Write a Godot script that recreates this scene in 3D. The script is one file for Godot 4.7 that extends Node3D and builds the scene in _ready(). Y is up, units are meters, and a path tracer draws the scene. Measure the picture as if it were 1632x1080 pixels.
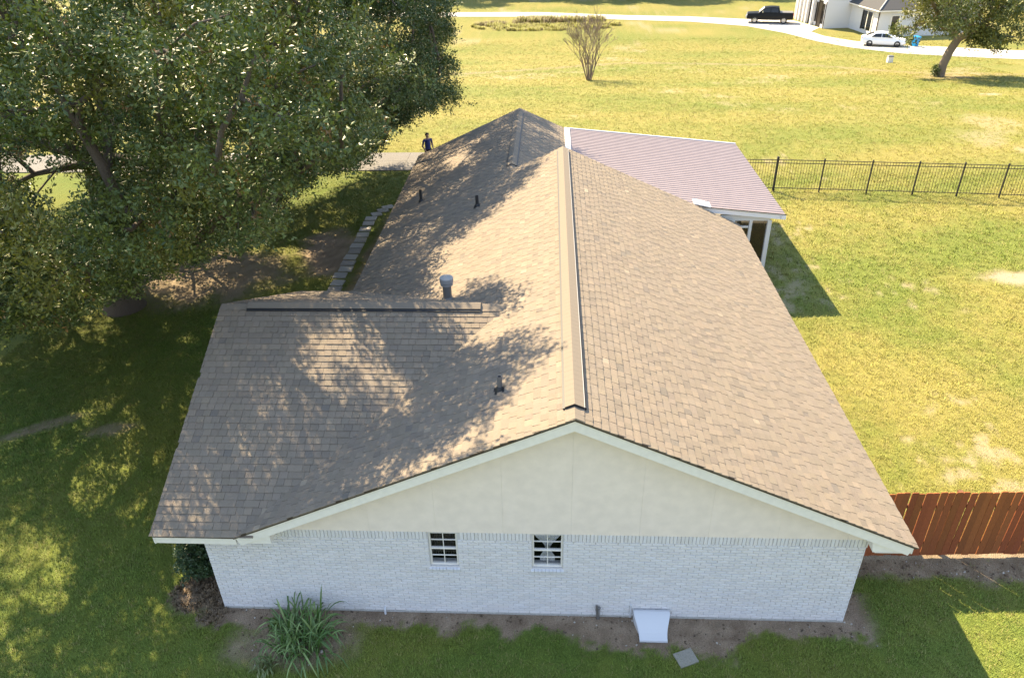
extends Node3D
# A white brick house seen from above its gable end, with oaks, lawns, fences and a neighbour's place beyond.
# x runs to the right along the gable wall, y is up, z comes towards the viewer; the wall's left foot is the origin.

const EYE := Vector3(6.425, 12.213, 9.706)
const SUN_TRAVEL := Vector3(0.635, -1.0, 0.77)
# roof of the house
const RIDGE_X := 6.85
const RIDGE_Y := 5.06
const PITCH := 0.453
const FRONT_Z := 0.35
const RIGHT_RUN := 5.9
const LEFT_RUN := 6.03
const MAIN_END := -13.83
const FAR_END := -21.66
const FAR_RIDGE_X := 5.185
const WING_X := -0.73
const WING_RIDGE_Y := 4.49
const WING_RIDGE_Z := -4.37
const WING_PITCH := 0.4575
const WALL_W := 12.1

var rng := RandomNumberGenerator.new()
var noise_a := FastNoiseLite.new()
var noise_b := FastNoiseLite.new()
var noise_c := FastNoiseLite.new()
var used := {}
var M := {}
var box_mesh_cache := {}


# ---------------------------------------------------------------- mesh building
class MB:
	var v := PackedVector3Array()
	var n := PackedVector3Array()
	var c := PackedColorArray()
	var ix := PackedInt32Array()
	var col := Color.WHITE

	func quad(a: Vector3, b: Vector3, d: Vector3, e: Vector3) -> void:  # counter-clockwise seen from outside
		var nn := (d - a).cross(e - b).normalized()
		var k := v.size()
		v.append(a); v.append(b); v.append(d); v.append(e)
		for i in 4:
			n.append(nn)
			c.append(col)
		ix.append_array(PackedInt32Array([k, k + 2, k + 1, k, k + 3, k + 2]))

	func tri(a: Vector3, b: Vector3, d: Vector3) -> void:
		var nn := (b - a).cross(d - a).normalized()
		var k := v.size()
		v.append(a); v.append(b); v.append(d)
		for i in 3:
			n.append(nn)
			c.append(col)
		ix.append_array(PackedInt32Array([k, k + 2, k + 1]))

	func hexa(p: Array) -> void:  # p[0..3] lower loop, p[4..7] upper loop, both counter-clockwise seen from above
		quad(p[3], p[2], p[1], p[0])
		quad(p[4], p[5], p[6], p[7])
		for i in 4:
			var j := (i + 1) % 4
			quad(p[i], p[j], p[4 + j], p[4 + i])

	func box(at: Vector3, size: Vector3, b := Basis.IDENTITY) -> void:
		var h := size * 0.5
		var p := []
		for y in [-h.y, h.y]:
			for q in [Vector2(-h.x, h.z), Vector2(h.x, h.z), Vector2(h.x, -h.z), Vector2(-h.x, -h.z)]:
				p.append(at + b * Vector3(q.x, y, q.y))
		hexa(p)

	# a box with its +z face bevelled, for things laid into a wall
	func bevel(at: Vector3, size: Vector3, w: float, b := Basis.IDENTITY) -> void:
		var h := size * 0.5
		var o := [Vector3(-h.x, -h.y, h.z - w), Vector3(h.x, -h.y, h.z - w), Vector3(h.x, h.y, h.z - w), Vector3(-h.x, h.y, h.z - w)]
		var f := [Vector3(-h.x + w, -h.y + w, h.z), Vector3(h.x - w, -h.y + w, h.z), Vector3(h.x - w, h.y - w, h.z), Vector3(-h.x + w, h.y - w, h.z)]
		var k := [Vector3(-h.x, -h.y, -h.z), Vector3(h.x, -h.y, -h.z), Vector3(h.x, h.y, -h.z), Vector3(-h.x, h.y, -h.z)]
		for a in [o, f, k]:
			for i in 4:
				a[i] = at + b * a[i]
		quad(f[0], f[1], f[2], f[3])
		for i in 4:
			var j := (i + 1) % 4
			quad(o[i], o[j], f[j], f[i])
			quad(k[i], k[j], o[j], o[i])

	func prism(poly: Array, z0: float, z1: float, b := Basis.IDENTITY, at := Vector3.ZERO) -> void:  # poly counter-clockwise in xy, z0 < z1
		var flat := PackedVector2Array(poly)
		var t := Geometry2D.triangulate_polygon(flat)
		for i in range(0, t.size(), 3):
			var q := [flat[t[i]], flat[t[i + 1]], flat[t[i + 2]]]
			if (q[1] - q[0]).cross(q[2] - q[0]) < 0:
				q = [q[0], q[2], q[1]]
			tri(at + b * Vector3(q[0].x, q[0].y, z1), at + b * Vector3(q[1].x, q[1].y, z1), at + b * Vector3(q[2].x, q[2].y, z1))
			tri(at + b * Vector3(q[0].x, q[0].y, z0), at + b * Vector3(q[2].x, q[2].y, z0), at + b * Vector3(q[1].x, q[1].y, z0))
		for i in flat.size():
			var p := flat[i]
			var r := flat[(i + 1) % flat.size()]
			quad(at + b * Vector3(p.x, p.y, z0), at + b * Vector3(r.x, r.y, z0), at + b * Vector3(r.x, r.y, z1), at + b * Vector3(p.x, p.y, z1))

	func ring(path: Array, rad: Array, sides: int, cap := true) -> void:  # a smooth round tube along path
		var start := v.size()
		var m := path.size()
		var side := Vector3.ZERO
		for i in m:
			var d: Vector3 = (path[mini(i + 1, m - 1)] - path[maxi(i - 1, 0)]).normalized()
			if side == Vector3.ZERO:
				side = d.cross(Vector3.UP if absf(d.y) < 0.9 else Vector3.RIGHT).normalized()
			side = (side - d * side.dot(d)).normalized()
			var up := d.cross(side)
			for k in sides:
				var a := TAU * k / sides
				var o := side * cos(a) + up * sin(a)
				v.append(path[i] + o * rad[i])
				n.append(o)
				c.append(col)
		for i in m - 1:
			for k in sides:
				var a := start + i * sides + k
				var b := start + i * sides + (k + 1) % sides
				ix.append_array(PackedInt32Array([a, a + sides, b, b, a + sides, b + sides]))
		if cap:
			for e in [0, m - 1]:
				var d: Vector3 = (path[1] - path[0]).normalized() * -1.0 if e == 0 else (path[m - 1] - path[m - 2]).normalized()
				var k0 := v.size()
				v.append(path[e]); n.append(d); c.append(col)
				for k in sides:
					v.append(v[start + e * sides + k]); n.append(d); c.append(col)
				for k in sides:
					var a := k0 + 1 + k
					var b := k0 + 1 + (k + 1) % sides
					if e == 0:
						ix.append_array(PackedInt32Array([k0, a, b]))
					else:
						ix.append_array(PackedInt32Array([k0, b, a]))

	func lathe(at: Vector3, prof: Array, sides: int, b := Basis.IDENTITY) -> void:  # prof: Vector2(radius, height), from below upwards
		for i in prof.size() - 1:
			for k in sides:
				var a0 := TAU * k / sides
				var a1 := TAU * (k + 1) / sides
				var p: Vector2 = prof[i]
				var q: Vector2 = prof[i + 1]
				var e := at + b * Vector3(cos(a0) * p.x, p.y, -sin(a0) * p.x)
				var f := at + b * Vector3(cos(a1) * p.x, p.y, -sin(a1) * p.x)
				var g := at + b * Vector3(cos(a1) * q.x, q.y, -sin(a1) * q.x)
				var h := at + b * Vector3(cos(a0) * q.x, q.y, -sin(a0) * q.x)
				if p.x < 1e-5:
					tri(e, g, h)
				elif q.x < 1e-5:
					tri(e, f, g)
				else:
					quad(e, f, g, h)

	func loft(rings: Array, capped := true) -> void:  # rings of equal size, counter-clockwise seen from the first ring's outside end
		for i in rings.size() - 1:
			var a: Array = rings[i]
			var b: Array = rings[i + 1]
			for k in a.size():
				var j := (k + 1) % a.size()
				quad(a[j], a[k], b[k], b[j])
		if capped:
			for e in [0, rings.size() - 1]:
				var r: Array = rings[e]
				var mid := Vector3.ZERO
				for p in r:
					mid += p / r.size()
				for k in r.size():
					var j := (k + 1) % r.size()
					if e == 0:
						tri(mid, r[k], r[j])
					else:
						tri(mid, r[j], r[k])

	func mesh() -> ArrayMesh:
		var a := []
		a.resize(Mesh.ARRAY_MAX)
		a[Mesh.ARRAY_VERTEX] = v
		a[Mesh.ARRAY_NORMAL] = n
		a[Mesh.ARRAY_COLOR] = c
		a[Mesh.ARRAY_INDEX] = ix
		var m := ArrayMesh.new()
		m.add_surface_from_arrays(Mesh.PRIMITIVE_TRIANGLES, a)
		return m


func numbered(called: String) -> String:
	if not used.has(called):
		used[called] = 0
		return called
	used[called] += 1
	return "%s_%03d" % [called, used[called]]


func tag(o: Node, label: String, category: String, group := "", kind := "") -> void:
	if label: o.set_meta("label", label)
	if category: o.set_meta("category", category)
	if group: o.set_meta("group", group)
	if kind: o.set_meta("kind", kind)


func thing(called: String, label: String, category: String, at := Vector3.ZERO, turn := 0.0, group := "") -> Node3D:
	var o := Node3D.new()
	o.name = numbered(called)
	add_child(o)
	o.position = at
	o.rotation.y = turn
	tag(o, label, category, group)
	return o


func part(called: String, mb, m: Material, parent: Node = self) -> MeshInstance3D:
	var o := MeshInstance3D.new()
	o.name = numbered(called) if parent == self else called
	o.mesh = mb.mesh() if mb is MB else mb
	o.material_override = m
	parent.add_child(o, true)
	return o


func structure(called: String, mb, m: Material) -> MeshInstance3D:
	var o := part(called, mb, m)
	o.set_meta("kind", "structure")
	return o


func copy_of(root: Node3D, at: Vector3, turn: float, label := "") -> Node3D:
	var r: Node3D = root.duplicate()
	r.name = numbered(String(root.name))
	add_child(r)
	r.position = at
	r.rotation.y = turn
	if label: r.set_meta("label", label)
	return r


# ---------------------------------------------------------------- materials
func lin(r: float, g: float, b: float) -> Color:
	return Color(r, g, b).linear_to_srgb()


func speckle(frequency: float, lo: float, hi: float, octaves := 4, seed_ := 1, size := 512, kind := FastNoiseLite.TYPE_SIMPLEX_SMOOTH) -> NoiseTexture2D:
	var f := FastNoiseLite.new()
	f.noise_type = kind
	f.frequency = frequency
	f.fractal_octaves = octaves
	f.seed = seed_
	var t := NoiseTexture2D.new()
	t.width = size
	t.height = size
	t.seamless = true
	t.noise = f
	var g := Gradient.new()
	g.set_color(0, Color(lo, lo, lo).linear_to_srgb())
	g.set_color(1, Color(hi, hi, hi).linear_to_srgb())
	t.color_ramp = g
	return t


func bumps(frequency: float, strength: float, octaves := 4, seed_ := 3, size := 512) -> NoiseTexture2D:
	var f := FastNoiseLite.new()
	f.frequency = frequency
	f.fractal_octaves = octaves
	f.seed = seed_
	var t := NoiseTexture2D.new()
	t.width = size
	t.height = size
	t.seamless = true
	t.as_normal_map = true
	t.bump_strength = strength
	t.noise = f
	return t


func mat(called: String, color: Color, rough := 0.8, tex: Texture2D = null, scale := 1.0, vertex := false, normal: Texture2D = null, metal := 0.0) -> StandardMaterial3D:
	var m := StandardMaterial3D.new()
	m.resource_name = called
	m.albedo_color = color
	m.roughness = rough
	m.metallic = metal
	m.vertex_color_use_as_albedo = vertex
	if tex or normal:
		m.uv1_triplanar = true
		m.uv1_world_triplanar = true
		m.uv1_scale = Vector3.ONE * scale
	if tex: m.albedo_texture = tex
	if normal:
		m.normal_enabled = true
		m.normal_texture = normal
	M[called] = m
	return m


func make_materials() -> void:
	var granule := speckle(0.24, 0.62, 1.0, 3, 5, 512)
	var mottled := speckle(0.02, 0.72, 1.0, 5, 8, 512)
	var fine := speckle(0.12, 0.8, 1.0, 4, 9, 512)
	var rough_n := bumps(0.08, 6.0)
	var fine_n := bumps(0.2, 3.0, 3, 11)
	mat("shingle", Color.WHITE, 0.95, granule, 1.6, true, bumps(0.3, 4.0, 3, 21))
	mat("ridge_cap", lin(0.24, 0.2, 0.152), 0.95, granule, 1.6)
	mat("brick_paint", Color.WHITE, 0.62, fine, 1.3, true, fine_n)
	mat("shaded_joint_paint", lin(0.70, 0.68, 0.665), 0.75, fine, 2.0, false, fine_n)  # same wall paint, darker because the shade in the joints is coloured in
	mat("cream_siding", lin(0.89, 0.78, 0.68), 0.6, speckle(0.015, 0.9, 1.0, 4, 31), 0.4)
	mat("trim_white", lin(0.86, 0.82, 0.75), 0.5, speckle(0.02, 0.9, 1.0, 4, 33), 0.6)
	mat("soffit", lin(0.72, 0.68, 0.60), 0.7)
	mat("drip_edge", lin(0.05, 0.035, 0.025), 0.6)
	mat("black_plastic", lin(0.02, 0.02, 0.022), 0.5)
	mat("pipe_grey", lin(0.15, 0.15, 0.15), 0.6, mottled, 6.0)
	mat("dark_pipe", lin(0.035, 0.035, 0.035), 0.6, mottled, 6.0)
	mat("galvanised", lin(0.22, 0.22, 0.215), 0.5, mottled, 5.0, false, null, 0.2)
	mat("flue_cap", lin(0.3, 0.3, 0.295), 0.5)
	mat("flange", lin(0.5, 0.47, 0.42), 0.5)
	mat("foundation", lin(0.52, 0.50, 0.46), 0.9, mottled, 1.2, false, rough_n)
	mat("interior", lin(0.03, 0.027, 0.024), 0.9)  # near-black: the darkness of the unlit room is put into the colour
	mat("curtain_grey", lin(0.13, 0.118, 0.105), 0.95, fine, 5.0)
	mat("curtain_white", lin(0.72, 0.74, 0.76), 0.9)
	M.curtain_white.backlight_enabled = true
	M.curtain_white.backlight = Color(0.35, 0.35, 0.35)
	var glass := mat("glass", Color(0.06, 0.07, 0.07, 0.1), 0.03)
	glass.metallic_specular = 0.3
	glass.transparency = BaseMaterial3D.TRANSPARENCY_ALPHA
	mat("dark_glass", lin(0.012, 0.014, 0.015), 0.08)
	mat("metal_panel", lin(0.255, 0.212, 0.218), 0.5, speckle(0.01, 0.88, 1.0, 4, 41), 0.3)
	mat("white_metal", lin(0.82, 0.81, 0.80), 0.4)
	mat("screen_frame", lin(0.66, 0.65, 0.62), 0.5)
	mat("cedar", Color.WHITE, 0.85, speckle(0.03, 0.6, 1.0, 5, 51), 0.9, true, bumps(0.05, 4.0, 4, 52))
	M.cedar.uv1_scale = Vector3(5.0, 0.55, 5.0)
	mat("cedar_rail", lin(0.17, 0.075, 0.035), 0.85, mottled, 1.5)
	mat("iron", lin(0.022, 0.02, 0.018), 0.6)
	mat("concrete", lin(0.60, 0.57, 0.52), 0.9, speckle(0.03, 0.72, 1.0, 5, 61), 0.35, false, rough_n)
	mat("old_shaded_concrete", lin(0.22, 0.208, 0.19), 0.92, speckle(0.03, 0.66, 1.0, 5, 62), 0.6, false, rough_n)  # grey concrete, darkened further to stand in for tree shade on the driveway
	mat("paver", Color.WHITE, 0.92, mottled, 2.0, true, rough_n)
	mat("ground", Color.WHITE, 1.0, speckle(0.09, 0.55, 1.0, 5, 71), 0.55, true, bumps(0.12, 7.0, 5, 72))
	mat("clod", Color.WHITE, 1.0, mottled, 6.0, true)
	var grass := mat("grass", Color.WHITE, 0.7, null, 1.0, true)
	grass.backlight_enabled = true
	grass.backlight = lin(0.07, 0.08, 0.01)
	var leaf := mat("leaf", Color.WHITE, 0.46, null, 1.0, true)
	leaf.backlight_enabled = true
	leaf.backlight = lin(0.15, 0.165, 0.025)
	leaf.metallic_specular = 0.5
	mat("bark", lin(0.16, 0.125, 0.095), 0.95, speckle(0.05, 0.45, 1.0, 5, 81), 1.1, false, bumps(0.06, 9.0, 5, 82))
	mat("pale_bark", lin(0.30, 0.235, 0.17), 0.9, speckle(0.05, 0.6, 1.0, 4, 83), 1.1)
	mat("strap_leaf", Color.WHITE, 0.4, fine, 4.0, true)
	mat("white_plastic", lin(0.62, 0.63, 0.66), 0.45)
	mat("brass", lin(0.26, 0.25, 0.24), 0.5, mottled, 10.0, false, null, 0.5)
	mat("neighbour_wall", lin(0.78, 0.77, 0.76), 0.7, fine, 1.0)
	mat("neighbour_roof", lin(0.085, 0.085, 0.085), 0.95, granule, 1.5)
	mat("dark_door", lin(0.022, 0.017, 0.014), 0.4)
	mat("black_paint", lin(0.005, 0.006, 0.007), 0.4)
	mat("white_car_paint", lin(0.78, 0.79, 0.80), 0.25)
	M.black_paint.metallic_specular = 0.35
	M.white_car_paint.clearcoat_enabled = true
	mat("tyre", lin(0.015, 0.015, 0.015), 0.85)
	mat("alloy", lin(0.5, 0.5, 0.5), 0.3, null, 1.0, false, null, 0.8)
	mat("dark_alloy", lin(0.04, 0.04, 0.04), 0.35, null, 1.0, false, null, 0.5)
	mat("lamp_glass", lin(0.7, 0.72, 0.75), 0.1)
	mat("tail_red", lin(0.35, 0.01, 0.01), 0.2)
	mat("bin_blue", lin(0.01, 0.24, 0.52), 0.45)
	mat("body_cloth", Color.WHITE, 0.85, null, 1.0, true)
	mat("hair", lin(0.015, 0.012, 0.01), 0.6)


# ---------------------------------------------------------------- land
func land(_x: float, z: float) -> float:
	var t := clampf((-z - 26.0) / 56.0, 0.0, 1.0)
	return -3.9 * t * t * (3.0 - 2.0 * t)


func blob(x: float, z: float, cx: float, cz: float, rx: float, rz: float, turn := 0.0) -> float:
	var d := Vector2(x - cx, z - cz).rotated(turn)
	return 1.0 - smoothstep(0.55, 1.15, Vector2(d.x / rx, d.y / rz).length() + 0.34 * noise_b.get_noise_2d(x, z))


# how much bare earth shows: x bare soil, y pale sand
func bare(x: float, z: float) -> Vector2:
	var e := 0.0
	var w := noise_b.get_noise_2d(x * 1.3, z * 1.3)
	if x > -0.6 and x < 12.9 and z > -0.7:
		var reach := 0.44 + 0.3 * w + 0.25 * noise_a.get_noise_2d(x, 7.0) + 0.2 * noise_c.get_noise_2d(x * 2.4, z * 2.4) - 0.16 * smoothstep(9.6, 11.0, x)
		if x > 7.0 and x < 10.0: reach += 0.22
		e = maxf(e, (1.0 - smoothstep(reach - 0.06, reach + 0.07, z)) * smoothstep(-0.6, -0.2, x) * (1.0 - smoothstep(12.4, 12.9, x)))
	if x > 12.0 and x < 24.0 and z > -2.6 and z < -0.2:
		e = maxf(e, (1.0 - smoothstep(-1.16 + 0.3 * w, -1.0 + 0.3 * w, z)) * 0.9 * smoothstep(-2.1, -1.8, z))
	e = maxf(e, blob(x, z, -0.6, -0.3, 0.62, 0.6) * 0.95)
	e = maxf(e, blob(x, z, 1.7, 0.75, 1.35, 0.75) * 0.9)
	e = maxf(e, blob(x, z, -7.3, -5.6, 1.3, 0.28, 0.62) * 0.7)
	e = maxf(e, blob(x, z, -8.6, -4.6, 0.9, 0.4, 0.6) * 0.6)
	e = maxf(e, blob(x, z, -5.2, -5.6, 0.8, 0.3, 0.3) * 0.6)
	e = maxf(e, blob(x, z, -6.5, -14.8, 3.6, 2.6) * 0.85)
	e = maxf(e, blob(x, z, -2.3, -16.9, 1.3, 2.4, 0.2) * 0.95)
	e = maxf(e, blob(x, z, -0.2, -15.5, 0.7, 6.2) * 0.8)
	e = maxf(e, blob(x, z, -3.0, -7.9, 0.9, 0.35) * 0.5)
	e = maxf(e, blob(x, z, 39.3, -56.2, 2.6, 1.7) * 0.5)
	if z < -50.0 and z > -75.0:
		var ditch := [Vector2(-12.0, -61.0), Vector2(-1.6, -62.6), Vector2(14.3, -70.0), Vector2(31.8, -65.9), Vector2(39.0, -58.6), Vector2(50.0, -57.0)]
		var near := 99.0
		for i in ditch.size() - 1:
			near = minf(near, Geometry2D.get_closest_point_to_segment(Vector2(x, z), ditch[i], ditch[i + 1]).distance_to(Vector2(x, z)))
		e = maxf(e, 0.5 * (1.0 - smoothstep(0.2, 0.9, near + 0.5 * w)))
	var s := blob(x, z, 22.9, -14.7, 1.5, 0.62) * 1.0
	s = maxf(s, blob(x, z, 37.6, -45.8, 0.85, 0.5))
	var dry := noise_a.get_noise_2d(x * 0.55 + 40.0, z * 0.55)
	if x > 12.5 and z < -1.9 and z > -30.0:
		s = maxf(s, smoothstep(0.12, 0.3, 0.7 * dry + 0.42 * w + 0.25 * noise_c.get_noise_2d(x * 1.7, z * 1.7) - 0.14 * smoothstep(-12.0, -22.0, z) + 0.2 * blob(x, z, 18.0, -6.0, 3.4, 4.2)) * 0.62)
	elif z < -30.0:
		s = maxf(s, smoothstep(0.30, 0.55, dry + 0.25 * w) * 0.45)
	return Vector2(e, s)


func grass_color(x: float, z: float) -> Color:
	var field := smoothstep(-20.0, -34.0, z)
	var a := noise_a.get_noise_2d(x * lerpf(1.0, 0.5, field), z)
	var b := noise_c.get_noise_2d(x, z)
	var d := clampf(0.5 + 0.12 * field + lerpf(1.1, 0.75, field) * a + 0.35 * b, 0.0, 1.0)
	var lush := clampf(smoothstep(14.0, 10.0, x) * smoothstep(-34.0, -20.0, z) + smoothstep(-2.0, -1.6, z) * 0.75, 0.0, 1.0)
	var green := Color(0.20, 0.25, 0.03).lerp(Color(0.145, 0.22, 0.024), lush)
	var gold := Color(0.345, 0.315, 0.064).lerp(Color(0.22, 0.25, 0.03), lush)
	return green.lerp(gold, d)


func soil_color(x: float, z: float) -> Color:
	var b := 0.5 + 0.8 * noise_c.get_noise_2d(x * 2.0, z * 2.0)
	return Color(0.25, 0.175, 0.115).lerp(Color(0.43, 0.325, 0.225), clampf(b, 0.0, 1.0))


func ticks(stops: Array) -> PackedFloat32Array:  # stops: [from, step], ..., last [end, 0]
	var out := PackedFloat32Array()
	for i in stops.size() - 1:
		var n := int(round((stops[i + 1][0] - stops[i][0]) / stops[i][1]))
		for k in n:
			out.append(lerpf(stops[i][0], stops[i + 1][0], float(k) / n))
	out.append(stops[-1][0])
	return out


func build_ground() -> void:
	var xs := ticks([[-420.0, 40.0], [-60.0, 4.0], [-24.0, 0.6], [-10.0, 0.22], [-3.0, 0.1], [19.0, 0.22], [26.0, 0.7], [60.0, 4.0], [120.0, 40.0], [480.0, 0.0]])
	var zs := ticks([[-700.0, 40.0], [-140.0, 3.0], [-80.0, 0.9], [-26.0, 0.3], [-12.0, 0.2], [-2.0, 0.07], [3.0, 1.0], [14.0, 20.0], [74.0, 0.0]])
	var v := PackedVector3Array()
	var n := PackedVector3Array()
	var c := PackedColorArray()
	var ix := PackedInt32Array()
	for z in zs:
		for x in xs:
			v.append(Vector3(x, land(x, z), z))
			var slope := (land(x, z - 0.3) - land(x, z + 0.3)) / 0.6
			n.append(Vector3(0, 1, slope).normalized())
			var e := bare(x, z)
			var k := grass_color(x, z)
			k = Color(k.r * 0.9, k.g * 0.86, k.b).lerp(Color(0.46, 0.37, 0.24), e.y)
			c.append(k.lerp(soil_color(x, z), e.x))
	var w := xs.size()
	for j in zs.size() - 1:
		for i in w - 1:
			var a := j * w + i
			ix.append_array(PackedInt32Array([a, a + 1, a + w, a + 1, a + w + 1, a + w]))
	var arr := []
	arr.resize(Mesh.ARRAY_MAX)
	arr[Mesh.ARRAY_VERTEX] = v
	arr[Mesh.ARRAY_NORMAL] = n
	arr[Mesh.ARRAY_COLOR] = c
	arr[Mesh.ARRAY_INDEX] = ix
	var m := ArrayMesh.new()
	m.add_surface_from_arrays(Mesh.PRIMITIVE_TRIANGLES, arr)
	structure("ground", m, M.ground)


func strip(pairs: Array, lift: float, along: int, across: int) -> MB:  # a draped band between pairs of edge points [ax, az, bx, bz]
	var mb := MB.new()
	for i in pairs.size() - 1:
		for s in along:
			var t0 := float(s) / along
			var t1 := float(s + 1) / along
			for q in across:
				var u0 := float(q) / across
				var u1 := float(q + 1) / across
				var p := []
				for tu in [[t0, u0], [t0, u1], [t1, u1], [t1, u0]]:
					var e: Array = pairs[i]
					var f: Array = pairs[i + 1]
					var l := Vector2(lerpf(e[0], f[0], tu[0]), lerpf(e[1], f[1], tu[0]))
					var r := Vector2(lerpf(e[2], f[2], tu[0]), lerpf(e[3], f[3], tu[0]))
					var x := l.lerp(r, tu[1])
					p.append(Vector3(x.x, land(x.x, x.y) + lift, x.y))
				mb.quad(p[0], p[1], p[2], p[3])
	return mb


func build_roads() -> void:
	structure("neighbour_driveway", strip([[-60, -116, -60, -111], [-23.8, -112.1, -22.7, -107.6], [-7.3, -110.3, -6.8, -106], [4.9, -109.1, 5, -104.8], [17.4, -104.8, 17, -100.8], [25.8, -102.8, 25.1, -98.4], [32.9, -99.8, 31.6, -94.2], [38.6, -98.2, 34.9, -88.8], [40.2, -92.2, 35.6, -87], [38.3, -89.4, 36.3, -85], [38.9, -86.3, 37, -83.1], [41.2, -82.8, 39.7, -78.4], [45.5, -79.6, 43.3, -74.1], [48.3, -78.8, 47.7, -71.3], [53.8, -75.9, 52.2, -68.9], [56, -75, 54.5, -68.9]], 0.03, 6, 3), M.concrete)
	var mb := MB.new()
	var x := -34.0
	while x < 0.9:
		for z in [-26.6, -28.05]:
			mb.box(Vector3(x + 1.5, -0.02, z - 0.72), Vector3(2.985, 0.13, 1.435))
		x += 3.0
	structure("driveway", mb, M.old_shaded_concrete)


func make_tuft(blades: int, tall: float, wide: float, blade_w: float, seed_: int) -> ArrayMesh:
	var r := RandomNumberGenerator.new()
	r.seed = seed_
	var mb := MB.new()
	for i in blades:
		var a := r.randf() * TAU
		var d := Vector3(cos(a), 0, sin(a))
		var p := Vector3(r.randf_range(-1, 1), 0, r.randf_range(-1, 1)) * wide
		var h := tall * r.randf_range(0.55, 1.1)
		var lean := d * h * r.randf_range(0.25, 1.1)
		var s := Vector3(-d.z, 0, d.x) * blade_w * r.randf_range(0.7, 1.2)
		var q := p + lean * 0.35 + Vector3(0, h * 0.62, 0)
		var k := r.randf_range(0.75, 1.2)
		mb.col = Color(k, k, k)
		mb.quad(p - s, p + s, q + s * 0.7, q - s * 0.7)
		mb.tri(q - s * 0.7, q + s * 0.7, p + lean + Vector3(0, h * 0.9, 0))
	for i in mb.n.size():
		var o := mb.n[i] if mb.n[i].y > 0 else -mb.n[i]
		mb.n[i] = o.lerp(Vector3.UP, 0.6).normalized()
	return mb.mesh()


func scatter(called: String, mesh: Mesh, m: Material, places: Array, tints: PackedColorArray, parent: Node = self) -> MultiMeshInstance3D:
	var mm := MultiMesh.new()
	mm.transform_format = MultiMesh.TRANSFORM_3D
	mm.use_colors = true
	mm.mesh = mesh
	mm.instance_count = places.size()
	for i in places.size():
		mm.set_instance_transform(i, places[i])
		mm.set_instance_color(i, tints[i])
	var o := MultiMeshInstance3D.new()
	o.name = called
	o.multimesh = mm
	o.material_override = m
	o.set_meta("kind", "stuff")
	parent.add_child(o, true)
	return o


func covered(x: float, z: float) -> bool:
	if x > -0.02 and x < 12.12 and z < 0.03 and z > -21.5: return true
	if z < -26.55 and z > -29.6 and x < 1.0 and x > -34.0: return true
	if x > 7.0 and x < 14.0 and z < -14.0 and z > -21.8: return true
	if absf(x + 1.2) < 0.3 and z < -13.4 and z > -20.8: return true
	return false


func build_grass() -> void:
	var fields := [  # x0, x1, z0, z1, per square metre, size
		[-10.5, 0.0, -13.0, 2.9, 210.0, 1.0], [0.0, 12.2, 0.15, 2.9, 240.0, 1.0], [12.2, 20.0, -7.0, 2.9, 200.0, 1.0], [13.0, 24.0, -14.0, -7.0, 110.0, 1.25],
		[13.0, 31.0, -26.0, -14.0, 50.0, 1.6], [-6.0, 1.4, -26.4, -13.0, 60.0, 1.3], [-14.0, -6.0, -20.0, -13.0, 20.0, 1.4],
		[-6.0, 38.0, -44.0, -26.0, 24.0, 1.6], [-6.0, 46.0, -64.0, -44.0, 13.0, 1.9], [-8.0, 50.0, -86.0, -64.0, 6.0, 2.1]]
	var places := []
	var tints := PackedColorArray()
	var near := [[], [], []]
	var near_t := [PackedColorArray(), PackedColorArray(), PackedColorArray()]
	for f in fields:
		var count := int((f[1] - f[0]) * (f[3] - f[2]) * f[4])
		for i in count:
			var x := rng.randf_range(f[0], f[1])
			var z := rng.randf_range(f[2], f[3])
			if covered(x, z): continue
			var e := bare(x, z)
			if rng.randf() < maxf(e.x * 1.08, e.y * 0.85): continue
			var s: float = f[5] * rng.randf_range(0.7, 1.25) * (1.0 - 0.45 * maxf(e.x, e.y))
			var b := Basis(Vector3.UP, rng.randf() * TAU).scaled(Vector3(s, s * rng.randf_range(0.7, 1.2), s))
			var k := grass_color(x, z)
			var j := rng.randf_range(0.78, 1.22)
			if rng.randf() < 0.12: k = k.lerp(Color(0.34, 0.26, 0.10), 0.6)
			var which := rng.randi() % 3
			near[which].append(Transform3D(b, Vector3(x, land(x, z) - 0.004, z)))
			near_t[which].append(Color(k.r * j, k.g * j, k.b * j))
	var o := Node3D.new()
	o.name = "lawn_grass"
	add_child(o)
	tag(o, "short yellow-green lawn grass growing round the white brick house", "grass", "", "stuff")
	for w in 3:
		scatter("grass_blades", make_tuft(11, 0.062, 0.075, 0.0042, 100 + w), M.grass, near[w], near_t[w], o)


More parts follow.
